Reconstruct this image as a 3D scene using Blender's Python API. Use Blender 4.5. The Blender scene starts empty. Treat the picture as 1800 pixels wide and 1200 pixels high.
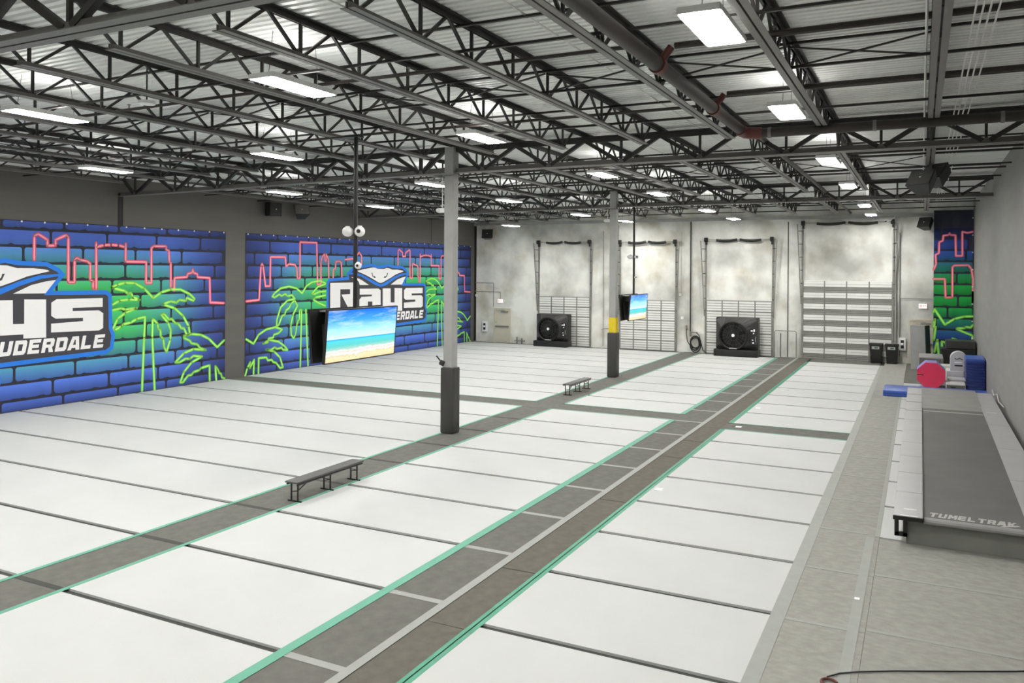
import bpy, bmesh, math, random
from mathutils import Vector, Matrix
random.seed(7)
C = bpy.context.scene.collection
scene = bpy.context.scene
R = math.radians

# ------------------------------------------------------------------ camera, world, exposure
cam_d = bpy.data.cameras.new('camera'); cam = bpy.data.objects.new('camera', cam_d); C.objects.link(cam)
cam_d.sensor_width = 36.0
cam_d.lens = 1426.87/1800*36
cam_d.shift_y = -(600-472.915)/1800
cam_d.clip_start = 0.05; cam_d.clip_end = 200
cam.matrix_world = (Matrix.Translation((0, 0, 4.1397)) @ Matrix.Rotation(0.4668, 4, 'Z')
                    @ Matrix.Rotation(math.pi/2, 4, 'X') @ Matrix.Rotation(0.0065, 4, 'Z'))
scene.camera = cam
world = bpy.data.worlds.new('world'); scene.world = world; world.use_nodes = True
world.node_tree.nodes['Background'].inputs[0].default_value = (0.9, 0.95, 1, 1)
world.node_tree.nodes['Background'].inputs[1].default_value = 0.35
scene.view_settings.view_transform = 'Standard'
scene.view_settings.look = 'None'
scene.view_settings.gamma = 1.0
scene.view_settings.use_curve_mapping = False
scene.view_settings.exposure = 0.70
LAMP = 62.0

# ------------------------------------------------------------------ room dimensions (metres)
XL, XR, YB, YF = -23.0, 2.05, -6.72, 40.85
XC = -10.62                       # column line
GY = [5.46, 17.64, 29.82]         # joist girders
ZD = 7.30                         # underside of the deck
JS = 1.8                          # joist spacing
S = 1.9205                        # mat spacing
def zr(x): return -0.013*max(0.0, XC-x)   # the roof falls towards the left wall

# ------------------------------------------------------------------ helpers
def lin(c):
    return tuple(((v/255)/12.92 if v/255 <= .04045 else ((v/255+.055)/1.055)**2.4) for v in c)
def mat(name, col, rough=.6, metal=0.0, var=0.0, scale=3.0, bump=0.0, bscale=40.0, stretch=None, col2=None, spec=.5):
    m = bpy.data.materials.new(name); m.use_nodes = True
    nt = m.node_tree; b = nt.nodes['Principled BSDF']
    a = lin(col)+(1,)
    b.inputs['Base Color'].default_value = a
    b.inputs['Roughness'].default_value = rough; b.inputs['Metallic'].default_value = metal
    b.inputs['Specular IOR Level'].default_value = spec
    tc = nt.nodes.new('ShaderNodeTexCoord'); src = tc.outputs['Object']
    if stretch:
        mp = nt.nodes.new('ShaderNodeMapping'); mp.inputs['Scale'].default_value = stretch
        nt.links.new(src, mp.inputs['Vector']); src = mp.outputs['Vector']
    if var or col2:
        n = nt.nodes.new('ShaderNodeTexNoise'); n.inputs['Scale'].default_value = scale; n.inputs['Detail'].default_value = 5
        nt.links.new(src, n.inputs['Vector'])
        mr = nt.nodes.new('ShaderNodeMapRange'); mr.inputs[1].default_value = .3; mr.inputs[2].default_value = .7
        nt.links.new(n.outputs['Fac'], mr.inputs[0])
        mx = nt.nodes.new('ShaderNodeMix'); mx.data_type = 'RGBA'
        mx.inputs['A'].default_value = a
        c2 = lin(col2) if col2 else tuple(max(0, v*(1-var)) for v in a[:3])
        mx.inputs['B'].default_value = tuple(c2)+(1,)
        nt.links.new(mr.outputs[0], mx.inputs['Factor']); nt.links.new(mx.outputs['Result'], b.inputs['Base Color'])
    if bump:
        n2 = nt.nodes.new('ShaderNodeTexNoise'); n2.inputs['Scale'].default_value = bscale; n2.inputs['Detail'].default_value = 4
        nt.links.new(src, n2.inputs['Vector'])
        bp = nt.nodes.new('ShaderNodeBump'); bp.inputs['Strength'].default_value = bump; bp.inputs['Distance'].default_value = .01
        nt.links.new(n2.outputs['Fac'], bp.inputs['Height']); nt.links.new(bp.outputs['Normal'], b.inputs['Normal'])
    return m
def emit(name, col, strength):
    m = bpy.data.materials.new(name); m.use_nodes = True
    b = m.node_tree.nodes['Principled BSDF']
    b.inputs['Base Color'].default_value = lin(col)+(1,)
    b.inputs['Emission Color'].default_value = lin(col)+(1,); b.inputs['Emission Strength'].default_value = strength
    return m

class MB:
    def __init__(s): s.v = []; s.f = []; s.c = []
    def box(s, x0, y0, z0, x1, y1, z1):
        i = len(s.v)
        s.v += [(x0,y0,z0),(x1,y0,z0),(x1,y1,z0),(x0,y1,z0),(x0,y0,z1),(x1,y0,z1),(x1,y1,z1),(x0,y1,z1)]
        s.f += [tuple(i+k for k in q) for q in ((0,3,2,1),(4,5,6,7),(0,1,5,4),(1,2,6,5),(2,3,7,6),(3,0,4,7))]
        return s
    def bar(s, p, q, w, h, up=(0,0,1)):
        p = Vector(p); q = Vector(q); d = (q-p).normalized(); u = Vector(up)
        if abs(d.dot(u)) > .98: u = Vector((1,0,0))
        r = d.cross(u).normalized()*w/2; u = r.cross(d).normalized()*h/2
        i = len(s.v)
        for e in (p, q):
            for a, b in ((-1,-1),(1,-1),(1,1),(-1,1)): s.v.append(tuple(e+r*a+u*b))
        s.f += [tuple(i+k for k in q) for q in ((0,1,2,3),(7,6,5,4),(0,4,5,1),(1,5,6,2),(2,6,7,3),(3,7,4,0))]
        return s
    def cyl(s, p, q, r, n=12, r2=None, caps=True):
        p = Vector(p); q = Vector(q); d = (q-p).normalized()
        u = Vector((0,0,1)) if abs(d.z) < .95 else Vector((1,0,0))
        a = d.cross(u).normalized(); b = a.cross(d); i = len(s.v); r2 = r if r2 is None else r2
        for e, rr in ((p, r), (q, r2)):
            for k in range(n):
                t = 2*math.pi*k/n; s.v.append(tuple(e+a*rr*math.cos(t)+b*rr*math.sin(t)))
        for k in range(n):
            j = (k+1)%n; s.f.append((i+k, i+n+k, i+n+j, i+j))
        if caps: s.f += [tuple(i+k for k in range(n)), tuple(i+n+k for k in reversed(range(n)))]
        return s
    def tube(s, pts, r, n=8):
        pts = [Vector(p) for p in pts]; i = len(s.v); m = len(pts); prev = None
        for k, p in enumerate(pts):
            d = (pts[min(k+1, m-1)]-pts[max(k-1, 0)]).normalized()
            if prev is None:
                u = Vector((0,0,1)) if abs(d.z) < .9 else Vector((1,0,0)); a = d.cross(u).normalized()
            else:
                a = (prev-d*prev.dot(d)).normalized()
            prev = a; b = a.cross(d)
            for j in range(n):
                t = 2*math.pi*j/n; s.v.append(tuple(p+a*r*math.cos(t)+b*r*math.sin(t)))
        for k in range(m-1):
            for j in range(n):
                l = (j+1)%n; s.f.append((i+k*n+j, i+(k+1)*n+j, i+(k+1)*n+l, i+k*n+l))
        s.f += [tuple(i+j for j in range(n)), tuple(i+(m-1)*n+j for j in reversed(range(n)))]
        return s
    def prism(s, poly, f0, f1):
        i = len(s.v); n = len(poly)
        s.v += [f0(*p) for p in poly]+[f1(*p) for p in poly]
        s.f += [tuple(i+k for k in range(n)), tuple(i+n+k for k in reversed(range(n)))]
        for k in range(n):
            j = (k+1)%n; s.f.append((i+k, i+n+k, i+n+j, i+j))
        return s
    def sphere(s, c, r, n=12, m=8, sc=(1,1,1)):
        i = len(s.v)
        s.v.append((c[0],c[1],c[2]+r*sc[2]))
        for k in range(1, m):
            t = math.pi*k/m
            for j in range(n):
                a = 2*math.pi*j/n
                s.v.append((c[0]+r*sc[0]*math.sin(t)*math.cos(a), c[1]+r*sc[1]*math.sin(t)*math.sin(a), c[2]+r*sc[2]*math.cos(t)))
        s.v.append((c[0],c[1],c[2]-r*sc[2])); e = len(s.v)-1
        for j in range(n):
            l = (j+1)%n
            s.f.append((i, i+1+j, i+1+l)); s.f.append((e, e-n+l, e-n+j))
            for k in range(m-2):
                b = i+1+k*n; s.f.append((b+j, b+n+j, b+n+l, b+l))
        return s
    def mesh(s, name, off=(0,0,0), bev=0.0, smooth=False, fix=True):
        me = bpy.data.meshes.new(name)
        o = Vector(off)
        me.from_pydata([tuple(Vector(v)-o) for v in s.v], [], s.f)
        if fix or bev:
            bm = bmesh.new(); bm.from_mesh(me)
            if fix: bmesh.ops.recalc_face_normals(bm, faces=bm.faces)
            if bev: bmesh.ops.bevel(bm, geom=list(bm.edges), offset=bev, segments=2, affect='EDGES', profile=.6)
            bm.to_mesh(me); bm.free()
        if smooth:
            me.polygons.foreach_set('use_smooth', [True]*len(me.polygons))
            try: me.set_sharp_from_angle(angle=R(35))
            except Exception: pass
        return me

def rootloc(o):
    while o.parent: o = o.parent
    return o.location.copy()
def tag(o, label=None, cat=None, group=None, kind=None):
    if label: o['label'] = label
    if cat: o['category'] = cat
    if group: o['group'] = group
    if kind: o['kind'] = kind
    return o
def thing(name, label, cat, loc=(0,0,0), rz=0.0, group=None, kind=None):
    o = bpy.data.objects.new(name, None); C.objects.link(o); o.empty_display_size = .2
    o.location = loc; o.rotation_euler = (0,0,rz)
    return tag(o, label, cat, group, kind)
def link(name, me, m, parent=None, loc=(0,0,0), label=None, kind=None):
    o = bpy.data.objects.new(name, me); C.objects.link(o); o.location = loc
    if m is not None and not me.materials: me.materials.append(m)
    if parent: o.parent = parent
    if label: o['label'] = label
    if kind: o['kind'] = kind
    return o
def part(name, mb, m, parent=None, world=True, bev=0.0, smooth=False, label=None, kind=None, fix=True):
    """one mesh object; world=True: vertices are in world space and are moved into the thing's frame"""
    off = rootloc(parent) if (parent and world) else (0,0,0)
    return link(name, mb.mesh(name, off, bev, smooth, fix), m, parent, (0,0,0), label, kind)
def solo(name, mb, m, label, cat, base, group=None, bev=0.0, smooth=False):
    """a thing that is one mesh, origin at its base"""
    o = link(name, mb.mesh(name, base, bev, smooth), m, None, base)
    return tag(o, label, cat, group)
def copy_tree(o, parent=None):
    c = o.copy(); C.objects.link(c)
    if parent: c.parent = parent
    for ch in list(o.children): copy_tree(ch, c)
    return c
def structure(name, mb, m, parent=None, **k):
    o = part(name, mb, m, parent, **k)
    if not parent: o['kind'] = 'structure'
    return o
ORD = ['first','second','third','fourth','fifth','sixth','seventh','eighth','ninth','tenth','eleventh','twelfth','thirteenth','fourteenth']

# ------------------------------------------------------------------ materials
M = dict(
 steel   = mat('dark_painted_steel', (118,115,111), .45, .0, .2, 2.0),
 web     = mat('dark_web_steel', (52,50,48), .5, .0, .25, 3.0),
 deck    = mat('galvanised_deck', (250,251,248), .36, .15, .14, 1.2, stretch=(.4,3,1)),
 pipe    = mat('brown_pipe', (54,47,43), .5, .05, .25, 4),
 redpipe = mat('red_coupling', (98,46,40), .5, 0, .2, 8),
 conduit = mat('pale_conduit', (232,231,227), .35, .3, .1, 5),
 white   = mat('white_enamel', (232,232,230), .45),
 column  = mat('grey_column_paint', (160,160,156), .5, 0, .12, 2.5),
 pad     = mat('charcoal_vinyl', (58,57,55), .45, 0, .15, 5),
 yellow  = mat('yellow_tape', (222,196,30), .5, 0, .08, 6),
 black   = mat('black_plastic', (26,26,25), .4, 0, .2, 4),
 blacks  = mat('matt_black', (36,36,34), .7, 0, .2, 3),
 wallL   = mat('dark_wall_paint', (100,98,93), .75, 0, .12, 1.3, .25, 25, stretch=(1,.3,2.5)),
 wallR   = mat('charcoal_wall_paint', (140,139,135), .75, 0, .12, 1.5, .25, 25, stretch=(1,.4,2.0)),
 gap     = mat('dark_floor_base', (64,66,61), .8, 0, .2, 2),
 mat     = mat('white_mat_carpet', (197,198,196), .75, 0, .05, .9, .3, 120, spec=.2),
 carpet  = mat('grey_carpet', (162,161,154), .9, 0, .2, 7, .5, 90, stretch=(1,1.6,1), spec=.15),
 runner  = mat('grey_runner_carpet', (114,113,107), .9, 0, .2, 6, .5, 90, spec=.15),
 foam    = mat('brownish_grey_carpet', (110,106,98), .9, 0, .2, 7, .5, 90, spec=.15),
 tape    = mat('grey_tape', (152,154,148), .6, 0, .08, 6),
 teal    = mat('teal_tape', (94,164,138), .55, 0, .12, 5),
 green   = mat('green_tape', (70,154,122), .5, 0, .2, 5),
 dgreen  = mat('dark_green_tape', (36,110,82), .5),
 cream   = mat('cream_door_paint', (206,200,182), .5, 0, .08, 2),
 alu     = mat('weathered_steel', (150,149,143), .45, .3, .3, 4),
 slat    = mat('white_door_slat', (238,238,233), .45, 0, .06, 3),
 doorg   = mat('grey_door_skin', (176,175,169), .5, 0, .15, 3),
 silver  = mat('silver_vinyl', (180,179,178), .32, .15, .08, 2),
 bed     = mat('dark_track_bed', (98,97,93), .7, 0, .2, 1.2, .3, 60),
 bedend  = mat('grey_track_end', (140,139,134), .6, 0, .18, 2),
 skirt   = mat('grey_skirt', (132,133,127), .7, 0, .15, 2),
 blue    = mat('blue_vinyl', (62,98,186), .35, 0, .18, 3),
 navy    = mat('navy_vinyl', (30,52,128), .35, 0, .2, 3),
 pink    = mat('coral_red_vinyl', (226,56,92), .45, 0, .06, 3),
 purple  = mat('lilac_vinyl', (136,124,190), .45, 0, .1, 3),
 greyv   = mat('mid_grey_vinyl', (150,150,148), .5, 0, .1, 3),
 greyd   = mat('dark_grey_vinyl', (98,99,95), .55, 0, .12, 3),
 greyp   = mat('pale_grey_vinyl', (206,204,202), .45, 0, .06, 3),
 bench   = mat('grey_bench_plastic', (80,80,78), .5, 0, .1, 8),
 ledger  = mat('pale_ledger_steel', (170,170,166), .4, .2, .15, 3),
 paper   = mat('white_paper', (250,250,250), .6),
 print   = mat('pale_grey_print', (176,174,170), .7),
 exitred = mat('exit_red', (214,40,46), .5),
)
LM = emit('lamp_panel', (255,253,250), LAMP)
LU = emit('added_uplight_glow', (255,253,250), LAMP*.12)  # invented upward glow that brightens the deck above the lamps
M['exitface'] = emit('exit_face', (255,214,210), .9)
# ------------------------------------------------------------------ room shell
def concrete():
    m = bpy.data.materials.new('mottled_concrete'); m.use_nodes = True
    nt = m.node_tree; b = nt.nodes['Principled BSDF']; b.inputs['Roughness'].default_value = .85
    tc = nt.nodes.new('ShaderNodeTexCoord')
    def noise(sc, det, st):
        mp = nt.nodes.new('ShaderNodeMapping'); mp.inputs['Scale'].default_value = st
        nt.links.new(tc.outputs['Object'], mp.inputs['Vector'])
        n = nt.nodes.new('ShaderNodeTexNoise'); n.inputs['Scale'].default_value = sc; n.inputs['Detail'].default_value = det
        nt.links.new(mp.outputs['Vector'], n.inputs['Vector']); return n.outputs['Fac']
    r = nt.nodes.new('ShaderNodeValToRGB')
    r.color_ramp.elements[0].position = .30; r.color_ramp.elements[0].color = lin((170,170,164))+(1,)
    r.color_ramp.elements[1].position = .58; r.color_ramp.elements[1].color = lin((234,234,227))+(1,)
    nt.links.new(noise(.55, 7, (1,1,1)), r.inputs['Fac'])
    r2 = nt.nodes.new('ShaderNodeValToRGB')
    r2.color_ramp.elements[0].position = .52; r2.color_ramp.elements[0].color = (1,1,1,1)
    r2.color_ramp.elements[1].position = .75; r2.color_ramp.elements[1].color = lin((214,206,188))+(1,)
    nt.links.new(noise(.8, 4, (1,1,.8)), r2.inputs['Fac'])
    mx = nt.nodes.new('ShaderNodeMix'); mx.data_type = 'RGBA'; mx.blend_type = 'MULTIPLY'; mx.inputs['Factor'].default_value = .8
    nt.links.new(r.outputs['Color'], mx.inputs['A']); nt.links.new(r2.outputs['Color'], mx.inputs['B'])
    nt.links.new(mx.outputs['Result'], b.inputs['Base Color'])
    bp = nt.nodes.new('ShaderNodeBump'); bp.inputs['Strength'].default_value = .2
    nt.links.new(noise(14, 5, (1,1,1)), bp.inputs['Height']); nt.links.new(bp.outputs['Normal'], b.inputs['Normal'])
    return m
M['concrete'] = concrete()
FZ = -0.03
structure('floor', MB().box(XL-.3, YB-.3, -.25, XR+.3, YF+.3, FZ), M['gap'])
structure('wall_left', MB().box(XL-.25, YB, FZ, XL, YF, ZD+.1), M['wallL'])
structure('wall_right', MB().box(XR, YB, FZ, XR+.25, YF, ZD+.1), M['wallR'])
structure('wall_back', MB().box(XL-.25, YB-.25, FZ, XR+.25, YB, ZD+.1), M['wallL'])
wf = structure('wall_far', MB().box(XL-.25, YF, FZ, XR+.25, YF+.25, ZD+.1), M['concrete'])
part('joint_strip', MB().box(-5.73, YF-.012, 0, -5.69, YF, 6.5), M['blacks'], wf)
part('joint_strip', MB().box(-14.72, YF-.01, 0, -14.69, YF, 6.5), M['alu'], wf)
part('joint_strip', MB().box(-14.30, YF-.01, 0, -14.27, YF, 6.5), M['alu'], wf)
part('ledger_beam', MB().box(XL, YF-.12, 6.62, XR-1.6, YF, 6.76), M['ledger'], wf)
part('dark_corner_strip', MB().box(XL, YF-.04, 0, XL+.12, YF, 6.6), M['blacks'], wf)
part('wall_joint', MB().box(XL, 36.2, 5.4, XL+.01, 36.23, 6.8), M['blacks'], bpy.data.objects['wall_left'])
# wall stubs that carry the girders
for i, y in enumerate(GY[1:]):
    o = part('trim_%d' % (i+1), MB().box(XL, y-.09, 0, XL+.012, y+.09, 6.5), M['blacks']); o['kind'] = 'structure'
# corrugated roof deck
def deck():
    mb = MB(); P = .152; D = .034; xs = (XL-.2, XC, XR+.2); y = YB-.3; prof = []
    while y < YF+.3:
        prof += [(y, 0), (y+.080, 0), (y+.088, D), (y+.144, D)]; y += P
    for x in xs: mb.v += [(x, a, ZD+b+zr(x)) for a, b in prof]
    n = len(prof)
    for k in range(2):
        for j in range(n-1): mb.f.append((k*n+j, (k+1)*n+j, (k+1)*n+j+1, k*n+j+1))
    return mb
cl = structure('ceiling', deck(), M['deck'])
part('roof_board', MB().box(XL-.3, YB-.3, ZD+.12, XR+.3, YF+.3, ZD+.24), M['blacks'], cl)

# ------------------------------------------------------------------ steel roof frame
def joist_meshes(L, tagname):
    n = max(2, int(round((L-2.58)/1.2))); st = (L-2.58)/n; a = 1.29
    top = MB()
    for s in (-1, 1):
        top.box(s*.05-.035, 0, 7.285, s*.05+.035, L, 7.298); top.box(s*.02-.005, 0, 7.215, s*.02+.005, L, 7.29)
    bot = MB()
    for s in (-1, 1):
        bot.box(s*.052-.040, a-.15, 6.78, s*.052+.040, L-a+.15, 6.789); bot.box(s*.018-.005, a-.15, 6.789, s*.018+.005, L-a+.15, 6.85)
    fil = MB().box(-.013, a-.1, 6.83, .013, L-a+.1, 6.845)  # added dark strip so the gap between the angles looks dark against the deck
    nodes = [a+st*i for i in range(n+1)]; bars = []
    for y in nodes:
        bars += [((0,y-.03,6.81),(0,y-st/2,7.25),'d'), ((0,y,6.81),(0,y,7.25),'v'), ((0,y+.03,6.81),(0,y+st/2,7.25),'u')]
    bars += [((0,a-st/2-.02,7.25),(0,.1,7.20),'e')][:0]
    return dict(top=top.mesh('top_chord'), bot=bot.mesh('bottom_chord'), fil=fil.mesh('added_gap_strip'), bars=bars, L=L, n=n)
def bar_mesh(b, w=.036):
    return MB().bar(b[0], b[1], w, w).mesh('web_bar')
NEAR_BAR = {}
def joist(J, x, y0, label, fine):
    t = thing('steel_joist', label, 'roof joist', (x, y0, zr(x)), 0, 'roof joists under the deck')
    link('top_chord', J['top'], M['web'], t); link('bottom_chord', J['bot'], M['steel'], t); link('added_gap_strip', J['fil'], M['web'], t)
    if fine:
        for b in J['bars']:
            dy = b[1][1]-b[0][1]; key = (b[2], round(dy, 3))
            if key not in NEAR_BAR: NEAR_BAR[key] = bar_mesh(((0,0,6.81),(0,dy,7.25)))
            link('web_bar', NEAR_BAR[key], M['web'], t, (0, b[0][1], 0))
    else:
        if 'web' not in J:
            mb = MB()
            for b in J['bars']: mb.bar(b[0], b[1], .036, .036)
            J['web'] = mb.mesh('web')
        link('web', J['web'], M['web'], t, kind='stuff')
J12 = joist_meshes(12.18, 'a'); J11 = joist_meshes(YF-.1-GY[2], 'b')
BAYN = ['bay above the camera', 'bay with the nearest lamps', 'bay between the two columns', 'last bay before concrete wall']
for b, (y0, J) in enumerate(((GY[0]-12.18, J12), (GY[0], J12), (GY[1], J12), (GY[2], J11))):
    for k in range(-6, 7):
        if b == 0 and k > 0: continue
        n = 6-k
        joist(J, XC+JS*k, y0, 'dark steel roof joist, %s from right wall, %s' % (ORD[n], BAYN[b]), b == 1)
def gz(x): return zr(x)
GN = ['nearest one, top left of the view', 'over the near grey column', 'over the yellow-banded column']
WB = {}
def girder(x0, x1, y, label):
    t = thing('joist_girder', label, 'girder', (x0, y, 0), 0, 'joist girders across the hall')
    za, zb = zr(x0), zr(x1)
    def z(x, h): return h+zr(x)
    bot = MB(); top = MB()
    for s in (-1, 1):
        bot.bar((x0, y+s*.082, z(x0,6.555)), (x1, y+s*.082, z(x1,6.555)), .13, .012)
        bot.bar((x0, y+s*.024, z(x0,6.61)), (x1, y+s*.024, z(x1,6.61)), .012, .12)
        top.bar((x0, y+s*.072, z(x0,7.20)), (x1, y+s*.072, z(x1,7.20)), .125, .012)
        top.bar((x0, y+s*.016, z(x0,7.14)), (x1, y+s*.016, z(x1,7.14)), .012, .12)
    part('added_gap_strip', MB().bar((x0, y, z(x0,6.62)), (x1, y, z(x1,6.62)), .034, .02), M['web'], t)  # added strip that darkens the gap between the two chord angles
    part('bottom_chord', bot, M['steel'], t); part('top_chord', top, M['web'], t)
    for k in range(-7, 7):
        xb = XC+JS*(k+.5)
        if not (x0+.2 < xb < x1-.2): continue
        for xt in (xb-JS/2, xb+JS/2):
            if x0-.4 < xt < x1+.4:
                xt = min(max(xt, x0+.05), x1-.05)
                part('web_diagonal', MB().bar((xb+(.06 if xt > xb else -.06), y, z(xb,6.62)), (xt, y, z(xt,7.14)), .085, .085), M['web'], t)
        part('web_vertical', MB().bar((xb, y, z(xb,6.62)), (xb, y, z(xb,7.14)), .05, .05), M['web'], t)
for y, nm in zip(GY, GN):
    girder(XL+.03, XC-.14, y, 'steel joist girder left of the columns, '+nm)
    girder(XC+.14, XR-.02, y, 'steel joist girder right of the columns, '+nm)
# bridging across the joists
for b, y0 in enumerate(GY):
    for q, dy in enumerate((3.35, 5.95, 8.95)):
        y = y0+dy; t = thing('bridging_bar', 'pair of thin dark bridging angles, %s row, %s' % (ORD[q], BAYN[b+1]), 'bridging', (XC, y, 6.8), 0, 'bridging rows across the joists')
        for nm, h in (('lower_angle', 6.856), ('upper_angle', 7.18)):
            mb = MB()
            for xa, xb in ((XL+.05, XC), (XC, XR-.05)):
                mb.bar((xa, y, h+zr(xa)), (xb, y, h+zr(xb)), .045, .007); mb.bar((xa, y+.02, h+.02+zr(xa)), (xb, y+.02, h+.02+zr(xb)), .006, .04)
            part(nm, mb, M['web'], t)
        if q == 1:
            for k in range(-6, 6):
                xa, xb = XC+JS*k, XC+JS*(k+1)
                for za, zb, e in ((6.87,7.17,.05), (7.17,6.87,.1)):
                    part('cross_brace', MB().bar((xa, y+e, za+zr(xa)), (xb, y+e, zb+zr(xb)), .035, .02), M['web'], t)
# sprinkler mains
t = thing('sprinkler_main', 'thick brown sprinkler main running lengthwise beside a joist, red couplings', 'pipe', (-3.02, 5.6, 6.74))
part('pipe', MB().cyl((-3.02, -2, 6.76), (-3.02, 15.35, 6.76), .095, 16), M['pipe'], t, smooth=True)
for y in (6.6, 10.1, 13.2):
    part('coupling', MB().cyl((-3.02, y-.07, 6.76), (-3.02, y+.07, 6.76), .115, 16).cyl((-3.02, y, 6.76), (-2.85, y+.02, 6.98), .05, 10), M['redpipe'], t, smooth=True)
el = [(-3.02,15.3,6.76),(-3.02,15.52,6.755),(-2.98,15.66,6.745),(-2.86,15.74,6.735),(-2.7,15.76,6.73)]
part('elbow', MB().tube(el, .112, 14), M['redpipe'], t, smooth=True, label='red pipe elbow')
t = thing('cross_main', 'thick dark cross main running from the red elbow to the right wall', 'pipe', (-2.7, 15.76, 6.73))
part('pipe', MB().cyl((-2.72, 15.76, 6.73), (XR-.02, 15.76, 6.73), .09, 16), M['pipe'], t, smooth=True)
for x in (-2.55, -.75, 1.2): part('clamp', MB().cyl((x-.03, 15.76, 6.73), (x+.03, 15.76, 6.73), .1, 16), M['steel'], t, smooth=True)
solo('pipe_run', MB().cyl((-2.95, 16.2, 6.88), (-2.95, YF-.1, 6.88), .055, 12).cyl((-2.95,15.8,6.75),(-2.95,16.2,6.88),.055,12), M['pipe'], 'thinner brown pipe carrying on from the red elbow towards the concrete wall', 'pipe', (-2.95, 16.2, 6.88), smooth=True)
for i, (y, x0) in enumerate(((10.1,-2.8),(13.2,-2.8),(9.9,-22.9),(14.0,-22.9),(21.2,-22.9),(25.4,-22.9),(34.4,-22.9))):
    x1 = XR-.03; z0 = 6.98+zr(x0)
    nm = ['near the brightest lamp, first coupling','near the second red coupling','left half, first row','left half, second row','full width, between the columns','full width, just before the yellow-banded column','full width, above the far dock doors'][i]
    if i in (2, 3): x1 = -3.1
    t = thing('sprinkler_branch', 'thin sprinkler branch pipe under the deck, '+nm, 'pipe', (x0, y, z0), 0, 'sprinkler branches')
    mb = MB()
    if x0 < XC: mb.cyl((x0,y,z0),(XC,y,6.98),.028,8).cyl((XC,y,6.98),(x1,y,6.98),.028,8)
    else: mb.cyl((x0,y,6.98),(x1,y,6.98),.042,10)
    part('pipe', mb, M['pipe'], t, smooth=True)
    x = x0+1.2
    while x < x1-.3:
        part('sprinkler_head', MB().cyl((x,y,6.98+zr(x)),(x,y,7.06+zr(x)),.014,6).cyl((x,y,7.06+zr(x)),(x,y,7.075+zr(x)),.03,8), M['alu'], t); x += 3.0
# conduits
for i, x in enumerate((.04, .50, .57, .64, .72)):
    solo('ceiling_conduit', MB().cyl((x, YB+.1, 6.93),(x, YF-.1, 6.93), .011 if i else .016, 8), M['conduit'],
         ['single pale conduit left of the last joist by the right wall', 'leftmost of four pale conduits right of the last joist', 'second from left of four pale conduits right of the last joist', 'third from left of four pale conduits right of the last joist', 'rightmost of four pale conduits right of the last joist'][i], 'conduit', (x, 0, 6.93), 'conduits under the deck', smooth=True)
solo('ceiling_conduit', MB().box(XL+.42, YB+.2, 6.93, XL+.54, YF-.3, 6.99), M['white'], 'long pale cable tray along the top of the left wall', 'cable tray', (XL+.39, 0, 6.84))
for i, x in enumerate((-4.3, -6.1)):
    solo('ceiling_conduit', MB().cyl((x, YB+.1, 7.22),(x, YF-.1, 7.22), .014, 8), M['conduit'], ['thin pale conduit between joists right of the near column', 'thin pale conduit nearer the near column'][i], 'conduit', (x, 0, 7.22), smooth=True)

# ------------------------------------------------------------------ ceiling lights
w, l = .21, .64
sh = MB().box(-w, -l, .03, w, l, .075)
for s in (-1, 1): sh.bar((s*w, -l, .03), (s*w, l, .03), .02, .05).bar((-w, s*l, .03), (w, s*l, .03), .02, .05)
LH = sh.mesh('housing'); LD = MB().box(-w+.015, -l+.015, .0, w-.015, l-.015, .03).mesh('diffuser')
LUP = MB().box(-.15, -.46, .075, .15, .46, .082).mesh('added_uplight')  # glowing plate added on top of each lamp to light the deck
ROWN = ['right-hand row', 'row right of the columns', 'row left of the columns', 'row by the murals']
LIGHTS = [[(8.5,6.65),(13.75,6.70),(20.25,6.70),(26.06,6.67),(33.97,6.66),(38.35,6.58)], [(8.65,6.62),(14.0,6.70),(20.8,6.70),(26.07,6.63),(32.88,6.54),(38.04,6.51)],
          [(8.63,6.64),(14.1,6.66),(20.65,6.64),(25.74,6.55),(32.55,6.48),(38.5,6.54)], [(8.3,6.6),(13.92,6.60),(20.45,6.58),(25.73,6.5),(32.42,6.43),(36.95,6.34)]]
for r, (x, row) in enumerate(zip((-1.95,-7.74,-13.1,-18.7), LIGHTS)):
    for i, (y, z) in enumerate([(2.9,6.62),(-3.0,6.62)]+row):
        d = ('lamp above the camera of the' if i == 0 else 'lamp behind the camera of the' if i == 1 else '%s lamp from the front in the' % ORD[i-2])+' '+ROWN[r]
        t = thing('high_bay_light', 'white LED ceiling light, '+d, 'ceiling light', (x, y, z), 0, 'white panel lights under the roof')
        link('housing', LH, M['white'], t); link('diffuser', LD, LM, t); link('added_uplight', LUP, LU, t)
        for s in (-1, 1):
            part('hanger_wire', MB().cyl((0, s*.5, .075), (0, s*.42, ZD+zr(x)-z+.02), .004, 5), M['web'], t, world=False)
t = thing('ceiling_disc', 'small white round disc under the joists between two lamps, upper left', 'access point', (-11.04, 8.93, 6.74))
part('disc', MB().cyl((-11.04,8.93,6.73),(-11.04,8.93,6.78),.13,20), M['white'], t, smooth=True)
part('stem', MB().cyl((-11.04,8.93,6.78),(-11.04,8.93,7.3),.012,6), M['web'], t)

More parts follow.
